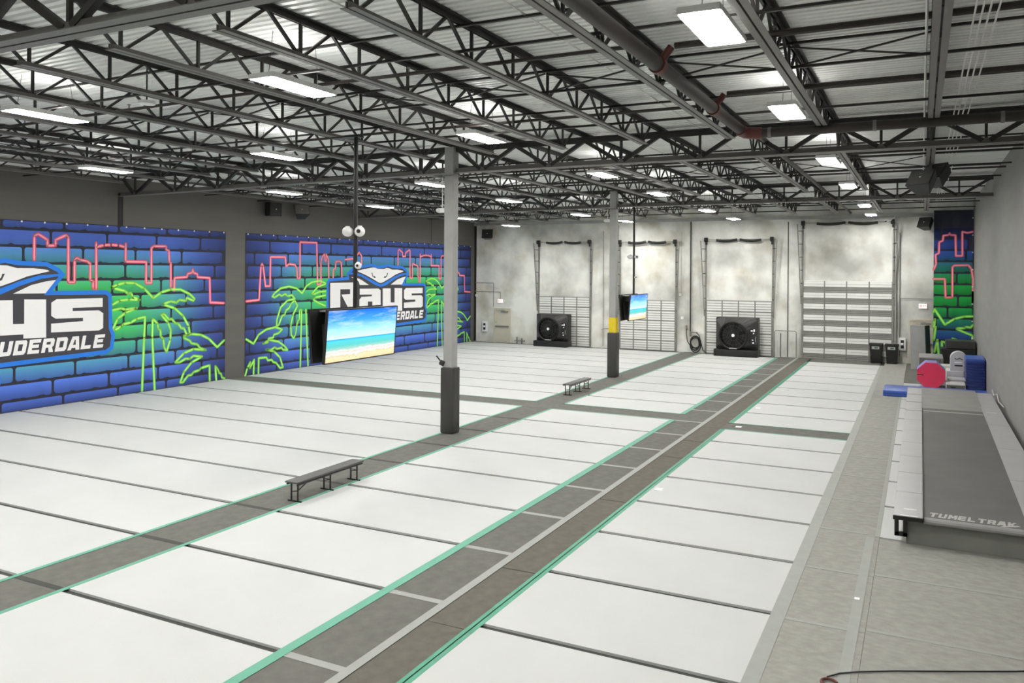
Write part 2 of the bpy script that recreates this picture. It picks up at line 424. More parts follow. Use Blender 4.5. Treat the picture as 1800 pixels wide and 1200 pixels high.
# ------------------------------------------------------------------ columns
t = thing('steel_column', 'grey square steel column nearest the camera, dark padded base, lever on it', 'column', (XC, 17.64, 0))
part('shaft', MB().box(XC-.13, 17.51, 0, XC+.13, 17.77, 7.2), M['column'], t, bev=.012)
part('cap_plate', MB().box(XC-.17, 17.47, 6.47, XC+.17, 17.81, 6.5), M['steel'], t)
part('pad_wrap', MB().box(XC-.185, 17.455, 0, XC+.185, 17.825, 1.66), M['pad'], t, bev=.05, smooth=True)
part('lever', MB().cyl((XC-.2,17.5,1.78),(XC-.1,17.5,1.74),.07,12).bar((XC-.17,17.5,1.78),(XC-.3,17.46,1.94),.03,.03), M['black'], t)
t = thing('steel_column', 'grey square steel column with a yellow band above its dark padded base', 'column', (XC, 29.82, 0))
part('shaft', MB().box(XC-.13, 29.69, 0, XC+.13, 29.95, 7.2), M['column'], t, bev=.012)
part('cap_plate', MB().box(XC-.17, 29.65, 6.47, XC+.17, 29.99, 6.5), M['steel'], t)
part('pad_wrap', MB().box(XC-.19, 29.63, 0, XC+.19, 30.01, 1.72), M['pad'], t, bev=.05, smooth=True)
part('yellow_band', MB().box(XC-.145, 29.675, 1.72, XC+.145, 29.965, 2.3), M['yellow'], t, bev=.01, label='yellow safety band')
for (x, y, z, d) in ((XC-.262, 17.64, 5.62, 'near column'), (XC-.262, 29.82, 6.05, 'yellow-banded column')):
    t = thing('emergency_light', 'small white emergency light fixed to the %s' % d, 'emergency light', (x, y, z))
    part('housing', MB().box(x-.13, y-.06, z-.06, x+.13, y+.06, z+.06), M['white'], t, bev=.025, smooth=True)
    part('lamp_head', MB().sphere((x-.09, y-.08, z), .05), M['white'], t, smooth=True)
    part('conduit', MB().cyl((x, y, z+.05),(x, y, z+(.85 if 'near' in d else .45)),.012,6), M['conduit'], t)
# ------------------------------------------------------------------ sprung floors
BOXM = {}
def slab(name, x0, y0, x1, y1, m, parent, z0=FZ, z1=0.0):
    key = (round(x1-x0, 3), round(y1-y0, 3), round(z1-z0, 4), m.name)
    if key not in BOXM: BOXM[key] = MB().box(0, 0, 0, x1-x0, y1-y0, z1-z0).mesh(name)
    return link(name, BOXM[key], m, parent, Vector((x0, y0, z0))-rootloc(parent))
G = .056   # half joint
def field(label, x0, x1, lines, tapes=()):
    t = thing('practice_floor', label, 'floor mat', ((x0+x1)/2, (lines[0]+lines[-1])/2, FZ), 0, 'white sprung floors')
    for a, b in zip(lines, lines[1:]): slab('mat_panel', x0, a+G, x1, b-G, M['mat'], t)
    for (a, b, c, d, m) in tapes: slab('edge_tape', a, b, c, d, M[m], t, 0.0, .003)
    return t
def seq(a, n): return [a+S*i for i in range(n)]
LA, LB, CA, CB, RA = -10.79, -9.78, -6.17, -4.56, -1.60
yl = seq(6.714-S*5, 13)+[22.15+G]          # near fields
field('big white sprung floor along the murals, near half, left of the bench', XL+.03, LA, yl,
      [(LA-.03, -2.5, LA+.05, 22.12, 'teal'), (XL+.05, 22.06, LA, 22.12, 'teal')])
yb = seq(23.10-G, 10)
field('big white sprung floor along the murals, far half, before the fans', XL+.03, LA, yb,
      [(LA-.03, 23.1, LA+.05, 40.3, 'teal'), (XL+.05, 23.08, LA, 23.14, 'teal')])
field('narrow white sprung floor between the two grey aisles, near half', LB, CA, yl,
      [(LB-.05, -2.5, LB+.03, 22.12, 'teal'), (CA-.02, -2.5, CA+.12, 22.12, 'teal'), (LB, 22.06, CA, 22.12, 'teal')])
field('narrow white sprung floor between the two grey aisles, far half', LB, CA, yb,
      [(LB-.05, 23.1, LB+.03, 40.3, 'teal'), (CA-.02, 23.1, CA+.12, 40.3, 'teal'), (LB, 23.08, CA, 23.14, 'teal')])
yr = seq(10.197-S*6, 12)+[21.48+G]
field('white sprung floor right of the wide grey aisle, near half', CB, RA, yr,
      [(CB-.10, -1.2, CB+.03, 21.42, 'green'), (CB-.045, -1.2, CB-.030, 21.42, 'dgreen'), (CB, 21.40, RA, 21.46, 'teal')])
yq = seq(22.40-G, 9)+[39.3]
field('white sprung floor right of the wide grey aisle, far half', CB, RA, yq,
      [(CB-.10, 22.4, CB+.03, 39.2, 'green'), (CB-.045, 22.4, CB-.030, 39.2, 'dgreen'), (CB, 22.38, RA, 22.44, 'teal')])
field('white mat floor under and beside the long tumble track', -.548, XR-.03, seq(13.90-G, 11)+[33.6])
# grey aisles
def runner(label, x0, x1, cuts, m, g=.012, axis='y', loc=None):
    t = thing('carpet_runner', label, 'carpet', loc or ((x0+x1)/2, cuts[len(cuts)//2], FZ))
    for a, b in zip(cuts, cuts[1:]): slab('carpet_panel', x0, a+g, x1, b-g, M[m], t, FZ, -.004)
    return t
cutsL = seq(6.714-S*5, 18)+[40.8]
t = runner('grey carpet aisle with the two benches and columns standing on it', LA+.05, LB-.05, cutsL, 'runner', .004)
for y in seq(6.714, 8): slab('seam_tape', LA+.05, y-.05, LB-.05, y+.05, M['gap'], t, -.004, -.002)
t = runner('wide grey carpet aisle with green edges running down the middle', CA+.12, -5.27, cutsL, 'runner', .004)
slab('seam_tape', -5.30, -2, -5.18, 40.8, M['tape'], t, -.006, .001)
for y in seq(6.70-S, 18): slab('seam_tape', CA+.12, y-.055, -5.30, y+.055, M['tape'], t, -.005, .0005)
fc = [-2.0, 2.3, 6.15, 8.1, 10.02, 13.85, 17.68, 19.6, 21.5, 23.4, 27.2, 31.1, 35.0, 38.9, 40.8]
for i, (a, b) in enumerate(zip(fc, fc[1:])):
    g = .02 if i in (4, 6) else .006
    slab('foam_panel', -5.17, a+g, CB-.10, b-g, M['foam'], t, FZ, -.004)
t = thing('carpet_runner', 'narrow grey cross aisle cutting the left and middle white floors', 'carpet', (-15, 22.6, FZ))
slab('carpet_panel', XL+.03, 22.16, LA+.05, 23.06, M['runner'], t, FZ, -.004); slab('carpet_panel', LB-.05, 22.16, CA+.12, 23.06, M['runner'], t, FZ, -.004)
t = thing('carpet_runner', 'short grey cross aisle cutting the right white floor, paper scrap on it', 'carpet', (-3, 21.9, FZ))
slab('carpet_panel', CB-.1, 21.49, RA, 22.37, M['runner'], t, FZ, -.004)
t = runner('grey carpet aisle left of the tumble track', RA+.17, -.552, seq(10.14-S*6, 18)+[40.8], 'carpet', .003)
slab('edge_tape', RA, -1.5, RA+.17, 39.2, M['tape'], t, -.01, .001)
slab('edge_tape', -.74, -1.5, -.62, 13.8, M['tape'], t, -.004, .001)
slab('edge_tape', -.62, 13.9, -.55, 30, M['tape'], t, -.004, .001)
for y in seq(10.14-S*5, 17): slab('seam_tape', RA+.17, y-.035, -.74, y+.035, M['tape'], t, -.006, .0)
t = runner('open grey carpet in front of the tumble track, right corner of the view', -.548, XR-.02, seq(10.24-S*6, 7)+[12.15, 13.84], 'carpet', .004)
for y in (8.32, 10.24, 12.15): slab('seam_tape', -.54, y-.035, XR-.02, y+.035, M['tape'], t, -.006, .0)
t = thing('carpet_runner', 'grey carpet at the back right, behind the padded shapes', 'carpet', (.7, 37, FZ))
slab('carpet_panel', -.54, 33.65, XR-.02, 37.2, M['runner'], t, FZ, -.004); slab('carpet_panel', -.54, 37.22, XR-.02, 40.82, M['runner'], t, FZ, -.004)
slab('carpet_panel', CB, 39.35, RA, 40.82, M['runner'], t, FZ, -.004)
# scraps on the floor
for (x, y, w, z, d) in ((-4.40, 14.95, .13, .003, 'white paper scrap on the right floor beside the green tape'), (-.70, 11.15, .06, .001, 'white paper scrap on the grey aisle tape at the lower right'),
                     (-4.30, 21.95, .15, -.004, 'white paper scrap on the short cross aisle'), (-4.36, 25.18, .14, .003, 'white paper scrap on the far right floor near the green tape')):
    solo('paper_scrap', MB().box(x-w/2, y-w*.6, z, x+w/2, y+w*.6, z+.004), M['paper'], d, 'paper', (x, y, z), 'paper scraps on the floor')
t = thing('floor_cable', 'thin dark cable with a red plug lying at the bottom right edge', 'cable', (-.2, 9.2, 0))
part('cord', MB().tube([(-.83,8.84,.012),(-.72,8.98,.012),(-.55,9.10,.012),(-.2,9.30,.012),(.3,9.55,.012),(.9,9.86,.012),(1.6,10.3,.012),(1.98,10.6,.012)], .008, 6), M['black'], t, smooth=True)
part('plug', MB().tube([(-.80+.075*math.cos(a), 8.72+.075*math.sin(a), .016) for a in [R(10+20*k) for k in range(16)]], .014, 8), M['redpipe'], t, smooth=True, label='red plug loop')

# ------------------------------------------------------------------ printed banners
def vcol():
    m = bpy.data.materials.new('banner_print'); m.use_nodes = True
    b = m.node_tree.nodes['Principled BSDF']; b.inputs['Roughness'].default_value = .7; b.inputs['Specular IOR Level'].default_value = .2
    a = m.node_tree.nodes.new('ShaderNodeAttribute'); a.attribute_name = 'Col'
    n = m.node_tree.nodes.new('ShaderNodeTexNoise'); n.inputs['Scale'].default_value = 5; n.inputs['Detail'].default_value = 5
    mx = m.node_tree.nodes.new('ShaderNodeMix'); mx.data_type = 'RGBA'; mx.blend_type = 'OVERLAY'; mx.inputs['Factor'].default_value = .12
    m.node_tree.links.new(a.outputs['Color'], mx.inputs['A']); m.node_tree.links.new(n.outputs['Fac'], mx.inputs['B'])
    m.node_tree.links.new(mx.outputs['Result'], b.inputs['Base Color']); return m
M['brickprint'] = vcol()
M['cloth'] = mat('dark_banner_cloth', (38,40,54), .75, 0, .1, 4)
M['redline'] = mat('coral_neon_print', (240,84,112), .7); M['redcore'] = mat('pink_neon_core', (255,176,186), .7)
M['palmline'] = mat('lime_neon_print', (112,224,66), .7); M['palmcore'] = mat('pale_lime_core', (190,250,120), .7)
M['logoblue'] = mat('emblem_blue', (34,124,226), .7); M['logodark'] = mat('emblem_charcoal', (62,61,66), .7); M['logowhite'] = mat('emblem_white', (242,240,238), .7)
def clamp(v, a=0., b=1.): return max(a, min(b, v))
def mix3(a, b, t): return tuple(x*(1-t)+y*t for x, y in zip(a, b))
def wall_colour(u, v, W):
    d = abs(u-W/2)/(W/2)
    g = clamp(1.7-1.95*d**1.6)*clamp(1.55-abs(v-2.8)/1.35)
    g = clamp(g)
    c = mix3((88,122,220), (72,188,108), g)
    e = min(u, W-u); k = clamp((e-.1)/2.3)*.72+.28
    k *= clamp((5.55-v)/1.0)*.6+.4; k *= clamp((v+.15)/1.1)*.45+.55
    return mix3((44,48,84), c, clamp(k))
def curtain_colour(u, v, W):
    g = clamp(1.5-abs(v-3.1)/1.25); c = mix3((46,74,150), (34,150,66), clamp(g))
    k = clamp((6.1-v)/.8)*clamp((v+.2)/1.0+.2)
    return mix3((28,32,56), c, clamp(k))
def bricks(W, H, P, colour, joints, vtop, ch=.489, bl=1.86):
    """print of cartoon bricks in banner coordinates; P maps (u, v) to world"""
    rnd = random.Random(3); V = []; F = []; Cc = []; row = 0
    v1 = vtop
    while v1 > .05:
        v0 = v1-ch; a = v0+.034; b = v1-.036
        if b > H: b = H
        u = joints[row % len(joints)]
        while u > 0: u -= bl
        while u < W:
            l = max(.0, u+.038); r = min(W, u+bl-.038)
            if r-l > .12 and b > .03:
                n = max(6, int((r-l)/.10)+4); i0 = len(V); wv = rnd.random()*6
                xs = [l, l+.02, l+.06]+[l+.06+(r-l-.12)*q/(n-4) for q in range(1, n-4)]+[r-.06, r-.02, r]; n = len(xs)-1
                for k, x in enumerate(xs):
                    e = min(x-l, r-x); ch_ = .055 if e < .005 else (.018 if e < .03 else 0)
                    top = b-ch_
                    bot = a+ch_+.034*max(0, math.sin(x*9+wv)+.5*math.sin(x*23+wv)-.2)+rnd.random()*.012
                    bot = max(.02, bot)
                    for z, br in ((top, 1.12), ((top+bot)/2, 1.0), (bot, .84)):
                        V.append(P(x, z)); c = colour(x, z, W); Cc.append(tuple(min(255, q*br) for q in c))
                for k in range(n):
                    j = i0+k*3
                    F += [(j, j+1, j+4, j+3), (j+1, j+2, j+5, j+4)]
            u += bl
        v1 = v0; row += 1
    me = bpy.data.meshes.new('brick_print'); me.from_pydata(V, [], F)
    at = me.color_attributes.new('Col', 'FLOAT_COLOR', 'POINT')
    for i, c in enumerate(Cc): at.data[i].color = lin(c)+(1,)
    return me
def ribbon(lines, w, P, U=None):
    V = []; F = []
    for pl in lines:
        for (a, b) in zip(pl, pl[1:]):
            d = Vector(b)-Vector(a)
            if d.length < 1e-4: continue
            n = Vector((-d.y, d.x)).normalized()*w/2; a2 = Vector(a); b2 = Vector(b); i = len(V)
            V += [P(*(a2+n)), P(*(a2-n)), P(*(b2-n)), P(*(b2+n))]; F.append((i, i+1, i+2, i+3))
        for a in pl:
            i = len(V); V += [P(a[0]+w/2*math.cos(k*math.pi/4), a[1]+w/2*math.sin(k*math.pi/4)) for k in range(8)]; F.append(tuple(range(i, i+8)))
    me = bpy.data.meshes.new('line'); me.from_pydata(V, [], F); return me
def polys(ps, P):
    V = []; F = []
    for p in ps:
        i = len(V); V += [P(*q) for q in p]; F.append(tuple(range(i, i+len(p))))
    me = bpy.data.meshes.new('poly'); me.from_pydata(V, [], F)
    bm = bmesh.new(); bm.from_mesh(me); bmesh.ops.triangulate(bm, faces=bm.faces); bm.to_mesh(me); bm.free(); return me
def inset(p, d):
    n = len(p); A = sum(p[i][0]*p[(i+1)%n][1]-p[(i+1)%n][0]*p[i][1] for i in range(n)); s = 1 if A > 0 else -1; out = []
    for i in range(n):
        a, b, c = Vector(p[i-1]), Vector(p[i]), Vector(p[(i+1)%n])
        e1 = (b-a).normalized(); e2 = (c-b).normalized()
        n1 = Vector((-e1.y, e1.x))*s; n2 = Vector((-e2.y, e2.x))*s; m = (n1+n2)
        m = m.normalized() if m.length > 1e-3 else n1
        out.append(tuple(b+m*d/max(.45, m.dot(n1))))
    return out
# chunky block letters on a 1 x 1 grid
def blk(*ps): return [list(p) for p in ps]
def rc(a, b, c, d): return [(a,b),(c,b),(c,d),(a,d)]
FONT = {
 'U': blk([(0,1),(.3,1),(.3,.27),(.62,.27),(.62,1),(.92,1),(.92,.12),(.8,0),(.1,0),(0,.1)]),
 'D': blk([(0,1),(.8,1),(.92,.86),(.92,.73),(.3,.73),(.3,.27),(.62,.27),(.62,.73),(.92,.73),(.92,.14),(.8,0),(0,0)]),
 'E': blk([(0,1),(.9,1),(.9,.75),(.3,.75),(.3,.63),(.8,.63),(.8,.40),(.3,.40),(.3,.25),(.9,.25),(.9,0),(0,0)]),
 'R': blk([(0,0),(0,1),(.8,1),(.92,.86),(.92,.75),(.3,.75),(.3,.56),(.62,.56),(.62,.75),(.92,.75),(.92,.48),(.8,.36),(.95,0),(.6,0),(.5,.34),(.3,.34),(.3,0)]),
 'A': blk([(-.05,0),(.2,1),(.74,1),(.98,0),(.66,0),(.62,.16),(.30,.16),(.27,0)]),
 'L': blk([(0,1),(.3,1),(.3,.26),(.85,.26),(.85,0),(0,0)]),
 'F': blk([(0,1),(.9,1),(.9,.75),(.3,.75),(.3,.6),(.8,.6),(.8,.36),(.3,.36),(.3,0),(0,0)]),
 'T': blk([(0,1),(.95,1),(.95,.75),(.63,.75),(.63,0),(.32,0),(.32,.75),(0,.75)]),
 '.': blk(rc(.1,0,.4,.25)),
 'B': blk([(0,0),(0,1),(.8,1),(.9,.88),(.9,.76),(.3,.76),(.3,.62),(.85,.62),(.9,.5),(.85,.4),(.3,.4),(.3,.25),(.9,.25),(.9,.12),(.8,0)]),
 'M': blk([(0,0),(0,1),(.3,1),(.5,.6),(.7,1),(1,1),(1,0),(.72,0),(.72,.5),(.55,.2),(.45,.2),(.28,.5),(.28,0)]),
 'K': blk([(0,0),(0,1),(.3,1),(.3,.62),(.6,1),(.95,1),(.58,.52),(.95,0),(.6,0),(.3,.4),(.3,0)]),
 'X': blk([(0,0),(.34,.5),(0,1),(.32,1),(.5,.7),(.68,1),(1,1),(.66,.5),(1,0),(.68,0),(.5,.3),(.32,0)]),
 'I': blk(rc(.3,0,.62,1)),
}
AHOLE = [(.345,.38),(.6,.38),(.5,.76),(.44,.76)]
def block_text(txt, u, v, w, h, step, skew=0.0):
    out = []; holes = []
    for k, c in enumerate(txt):
        if c != ' ':
            f = lambda p: (u+step*k+p[0]*w+p[1]*skew, v+p[1]*h)
            out += [[f(p) for p in q] for q in FONT[c]]
            if c == 'A': holes.append([f(p) for p in AHOLE])
    return out, holes
RED_RIGHT=[[(10.08,4.32),(10.08,5.01),(10.19,5.08),(10.48,4.91),(10.48,4.74),(10.73,4.75),(10.73,4.92),(11.07,5.08),(11.13,5.02),(11.14,3.66),(11.34,3.65),(11.34,4.33),(11.41,4.4),(11.51,4.34),(11.76,4.3),(11.86,4.22),(11.86,3.72),(11.96,3.69),(11.96,3.46)],[(12.07,3.43),(12.06,4.88)],[(12.08,4.75),(12.34,4.81),(12.58,4.83),(12.85,4.82),(13.09,4.77)],[(13.11,4.88),(13.11,4.3),(13.89,4.3),(13.89,3.6),(14.1,3.6),(14.09,4.75),(14.17,4.83),(14.68,4.84),(14.68,4.73),(14.8,4.7),(14.82,4.31),(14.88,4.28),(14.89,3.42)],[(15.03,3.34),(15.04,3.76),(15.57,3.79),(15.61,3.91),(15.79,3.94),(15.82,4.06),(15.86,3.94),(16.03,3.89),(16.04,3.78),(16.59,3.75),(16.62,2.86),(17.26,2.82)]]
PALM_RIGHT=[[(12.62,3.48),(12.82,3.56),(13.1,3.62),(13.46,3.6),(13.82,3.42),(14.18,3.09),(14.5,3.28),(14.89,3.37),(15.29,3.36),(15.7,3.19),(15.91,3.02),(15.86,2.95),(15.57,3.06),(15.53,2.96),(15.25,3.0),(15.13,2.91),(14.89,2.96),(14.62,2.89),(14.62,2.85),(15.05,2.72),(15.41,2.44),(15.66,2.06),(15.71,1.79),(15.58,1.76),(15.46,2.0),(15.34,2.01),(15.21,2.18),(15.09,2.19),(14.93,2.36),(14.82,2.34),(14.62,2.54),(14.5,2.51),(14.78,2.24),(14.9,1.97),(14.88,1.65),(14.73,1.24),(14.63,1.41),(14.59,1.7),(14.49,1.77),(14.47,2.0),(14.39,2.04),(14.35,2.23),(14.16,2.4),(14.15,1.77),(14.26,-0.06)],[(13.76,0.01),(13.83,1.79),(13.86,2.48),(13.54,2.43),(13.32,2.32),(13.04,2.28),(12.97,2.22),(12.73,2.11),(12.63,2.09),(12.83,2.47),(13.11,2.64),(13.53,2.78),(13.11,2.75),(12.97,2.8),(12.66,2.75)],[(12.62,3.48),(12.69,3.45),(13.1,3.35),(13.21,3.25),(13.32,3.28),(13.39,3.15),(13.64,3.05),(13.25,3.07),(12.9,3.05),(12.66,2.93)],[(17.28,1.44),(16.96,1.22),(16.56,1.56),(16.21,1.72),(15.79,1.78),(15.46,1.74),(15.46,1.66),(15.71,1.55),(15.79,1.45),(16.05,1.39),(16.17,1.25),(16.43,1.16),(15.88,1.24),(15.47,1.14),(15.1,0.85),(15.27,0.83),(15.55,0.94),(15.71,0.91),(15.88,1.0),(16.26,0.94),(15.8,0.78),(15.47,0.48),(15.31,0.13),(15.43,0.12),(15.64,0.33),(15.8,0.34),(15.89,0.43),(16.14,0.47),(16.22,0.53),(16.61,0.59),(16.62,0.01)],[(16.93,-0.03),(16.88,0.53),(17.01,0.38),(17.06,0.27),(17.15,0.22),(17.2,0.08),(17.32,0.03)]]
RED_LEFT=[[(0.04,2.85),(0.71,2.88),(0.8,4.19),(0.86,4.29),(0.92,4.19),(1.05,3.41),(1.3,3.41),(1.32,4.56),(2.15,4.57),(2.2,4.19),(2.37,4.29),(2.73,4.26),(2.84,4.1),(2.87,3.71),(3.03,3.71),(3.02,5.2),(4.06,5.21),(4.13,3.43),(4.35,3.46),(4.34,4.4),(4.43,4.63),(4.58,4.73),(4.61,4.44),(4.68,4.44),(4.68,4.73),(4.83,4.51),(4.86,3.72)],[(5.15,3.71),(5.17,4.08),(5.3,4.11),(5.33,4.41),(5.56,4.45),(5.71,4.38),(5.75,3.71)],[(5.98,4.52),(6.74,4.58),(6.79,4.69),(6.98,4.86),(7.17,4.7),(7.17,4.24)]]
PALM_LEFT=[[(4.64,3.49),(4.25,3.59),(3.76,3.53),(3.43,3.38),(3.16,3.08),(2.83,3.29),(2.38,3.38),(1.9,3.31),(1.56,3.13),(1.43,2.99),(1.56,2.95),(1.82,3.07),(1.95,3.0),(2.16,3.08),(2.3,2.99),(2.56,3.02),(2.73,2.86),(2.3,2.81),(1.91,2.55),(1.7,2.07),(1.68,1.8),(1.8,1.85),(2.0,2.21),(2.13,2.23),(2.21,2.41),(2.39,2.5),(2.52,2.68),(2.73,2.79),(2.89,2.57),(2.62,2.21),(2.5,1.78),(2.53,1.4),(2.67,1.24),(2.78,1.39),(2.85,1.76),(2.92,1.94),(3.01,2.0),(3.02,2.38),(3.14,2.4),(3.08,0.04)],[(3.56,-0.01),(3.4,2.39)],[(4.64,3.45),(4.15,3.33),(3.77,3.05),(3.86,3.01),(4.25,3.12),(4.65,3.13)],[(4.65,2.96),(3.96,2.88),(3.87,2.79),(4.26,2.62),(4.65,2.5)],[(0.05,1.4),(0.43,1.2),(0.7,1.53),(1.11,1.71),(1.61,1.77),(2.0,1.65),(1.79,1.52),(1.53,1.47),(1.49,1.36),(1.24,1.34),(1.2,1.2),(0.95,1.17),(1.28,1.28),(1.79,1.18),(2.14,0.97),(2.32,0.8),(2.05,0.83),(1.97,0.92),(1.71,0.89),(1.58,0.97),(1.37,0.88),(1.12,0.91),(1.54,0.81),(1.88,0.54),(2.06,0.12),(1.89,0.11),(1.67,0.34),(1.5,0.39),(1.41,0.49),(1.21,0.48),(1.12,0.61),(0.71,0.62),(0.7,-0.03)],[(0.0,-0.01),(0.12,0.3),(0.27,0.51),(0.25,0.28),(0.47,0.58),(0.44,-0.0)]]
RED_CURTAIN=[[(0.0,4.25),(0.09,4.48),(0.07,4.9),(0.2,4.97),(0.21,5.45),(0.35,5.52),(0.37,5.74),(0.58,5.77),(0.61,5.84),(0.65,5.77),(0.84,5.75),(0.86,4.85),(1.11,4.85),(1.1,5.9),(1.3,5.85),(1.79,5.9)],[(0.0,3.83),(0.44,3.83),(0.47,3.02),(0.73,3.03),(0.73,4.35),(0.8,4.43),(1.34,4.44),(1.45,4.29),(1.52,3.84),(1.57,2.79),(1.76,2.81),(1.76,3.3)]]
PALM_CURTAIN=[[(-0.02,2.36),(0.04,2.49),(0.45,1.82),(0.82,2.09),(1.21,2.2),(1.77,2.22)],[(0.0,1.9),(0.06,2.04),(0.02,1.64),(0.09,1.71),(0.02,1.12)],[(1.77,1.84),(1.44,1.73),(1.24,1.75),(1.21,1.69),(0.92,1.68),(0.92,1.63),(1.55,1.38),(1.77,1.2)],[(0.34,0.03),(0.34,1.07),(0.48,1.04),(0.57,0.76),(0.71,0.7)],[(1.11,0.69),(0.99,0.91),(0.76,1.22),(1.05,1.1),(1.13,1.04),(1.27,1.08),(1.33,0.92),(1.5,0.84),(1.66,0.72)],[(0.05,0.6),(0.16,1.13),(0.23,0.29)]]
EMBLEM={'outer':[(4.72,2.44),(4.72,3.51),(4.85,3.68),(6.12,3.74),(6.09,3.91),(6.47,4.14),(6.94,4.25),(7.91,4.35),(8.18,4.33),(8.41,4.26),(8.98,4.3),(9.21,4.36),(9.62,4.29),(10.47,4.26),(10.85,4.08),(11.04,3.89),(10.64,3.41),(12.42,3.39),(12.61,3.27),(12.64,2.2),(12.74,1.97),(12.68,1.53),(12.44,1.38),(9.42,1.3),(7.18,1.23),(6.25,1.19),(5.65,1.26),(5.35,1.53),(4.77,1.94)],'head':[(6.84,4.02),(7.15,4.07),(7.85,4.16),(8.07,4.18),(8.24,4.16),(8.41,4.11),(8.69,4.11),(8.92,4.11),(9.1,4.16),(9.3,4.15),(9.57,4.08),(10.05,4.08),(10.48,4.03),(10.54,3.99),(9.87,3.84),(9.39,3.66),(8.81,3.47),(8.64,3.44),(8.47,3.47),(7.91,3.68),(7.42,3.84),(6.94,3.97)],'wingl':[(6.4,3.73),(6.74,3.72),(7.16,3.6),(7.72,3.36),(7.03,3.37),(6.95,3.52),(6.79,3.63)],'wingr':[(10.74,3.73),(10.42,3.34),(9.46,3.35),(9.99,3.59),(10.42,3.69)],'band':[(6.09,3.91),(6.63,3.94),(7.15,3.86),(7.69,3.68),(8.25,3.49),(8.64,3.37),(9.04,3.48),(9.63,3.7),(10.23,3.87),(10.91,3.92),(11.03,3.87),(10.29,3.77),(9.69,3.58),(9.1,3.33),(8.65,3.25),(8.19,3.36),(7.59,3.59),(7.1,3.77),(6.58,3.86),(6.11,3.86)],'eyel':[(7.91,3.93),(7.98,3.93),(8.01,3.82),(8.09,3.74),(8.16,3.78),(8.25,3.7),(8.13,3.69),(7.99,3.75)],'eyer':[(9.23,3.92),(9.16,3.92),(9.13,3.82),(9.05,3.74),(8.98,3.78),(8.88,3.7),(9.0,3.68),(9.15,3.74)],'R':[(4.95,3.49),(6.71,3.49),(6.84,3.41),(6.85,2.82),(6.72,2.75),(6.51,2.75),(7.04,2.17),(6.34,2.18),(5.72,2.96),(6.33,2.97),(6.33,3.19),(5.64,3.2),(5.65,2.18),(4.96,2.19)],'a':[(7.03,3.2),(8.48,3.18),(8.64,3.09),(8.65,2.13),(7.17,2.17),(7.02,2.26),(7.01,2.7),(7.17,2.82),(7.95,2.83),(7.95,2.91),(7.03,2.93)],'ahole':[(7.65,2.59),(7.99,2.58),(7.99,2.39),(7.65,2.4)],'y':[(8.81,3.18),(9.46,3.17),(9.47,2.49),(9.79,2.48),(9.79,3.18),(10.44,3.16),(10.45,2.04),(9.77,2.06),(9.77,2.18),(8.94,2.19),(8.82,2.27)],'s':[(10.77,3.16),(12.29,3.15),(12.29,2.87),(11.28,2.88),(11.28,2.78),(12.16,2.77),(12.31,2.67),(12.31,2.21),(12.17,2.14),(10.6,2.18),(10.6,2.44),(11.62,2.46),(11.62,2.56),(10.74,2.58),(10.6,2.67),(10.6,3.06)]}
JNT = [[11.0],[10.58],[9.76],[11.24],[10.77],[11.82],[11.19],[10.18],[9.82],[11.38],[10.67],[11.0]]
def mural(label, y0, W, parts):
    t = thing('mural_banner', label, 'banner', (XL+.02, y0, 0), 0, 'neon mural banners on the left wall')
    H = 5.45; x = XL+.02
    part('banner_cloth', MB().box(x-.008, y0, .02, x, y0+W, H), M['cloth'], t)
    def L(k): return lambda u, v: (.0015+.0022*k, u, v)
    link('brick_print', bricks(W, H-.02, L(0), wall_colour, [j[0] for j in JNT], 5.2+.489), M['brickprint'], t)
    for pl in RED_LEFT+RED_RIGHT:
        link('skyline_line', ribbon([pl], .105, L(1)), M['redline'], t); link('skyline_core', ribbon([pl], .045, L(2)), M['redcore'], t)
    for pl in PALM_LEFT+PALM_RIGHT:
        link('palm_line', ribbon([pl], .10, L(1.3)), M['palmline'], t); link('palm_core', ribbon([pl], .045, L(2.2)), M['palmcore'], t)
    E_ = EMBLEM; out = E_['outer']
    ring = [(8.80+.36*math.cos(a), .92+.36*math.sin(a)) for a in [R(30*k) for k in range(12)]]
    link('emblem_border', polys([out], L(3)), M['logoblue'], t, label='blue emblem outline'); link('emblem_tail', polys([ring], L(3)), M['logoblue'], t)
    link('emblem_ground', polys([inset(out, .13)], L(4)), M['logodark'], t)
    link('tail_centre', polys([[(8.80+.2*math.cos(a), .92+.2*math.sin(a)) for a in [R(30*k) for k in range(12)]]], L(4)), M['logodark'], t)
    link('emblem_band', polys([E_['band']], L(5)), M['logoblue'], t)
    link('emblem_head', polys([E_['head']], L(6)), M['logowhite'], t, label='white ray head')
    for k in ('wingl', 'wingr'): link('emblem_wing', polys([E_[k]], L(6)), M['logowhite'], t)
    link('emblem_eye', polys([E_['eyel']], L(7)), M['logodark'], t); link('emblem_eye', polys([E_['eyer']], L(7)), M['logodark'], t)
    for k in 'Rays': link('letter', polys([E_[k]], L(5.5)), M['logowhite'], t, label='white letter %s' % k)
    link('letter_counter', polys([E_['ahole']], L(6.5)), M['logodark'], t)
    tx, holes = block_text('FT. LAUDERDALE', 9.05-.415*6, 1.60, .385, .41, .415, .085)
    for q, c in zip(tx, 'FT.LAUDERDALE'): link('lettering', polys([q], L(5.5)), M['logowhite'], t, label='white slanted letter '+c if c != '.' else 'white full stop')
    for q in holes: link('letter_counter', polys([q], L(6.5)), M['logodark'], t)
    n = 26
    gm = MB().cyl((0,0,0),(.012,0,0), .028, 8).mesh('grommet')
    for k in range(n): link('grommet', gm, M['white'], t, (.008, .1+(W-.2)*k/(n-1), H-.035))
mural('neon brick mural banner nearest the camera, cut off by the left edge', 4.71, 17.34, 0)
mural('neon brick mural banner farther back, behind the big hanging screen', 23.05, 17.34, 0)
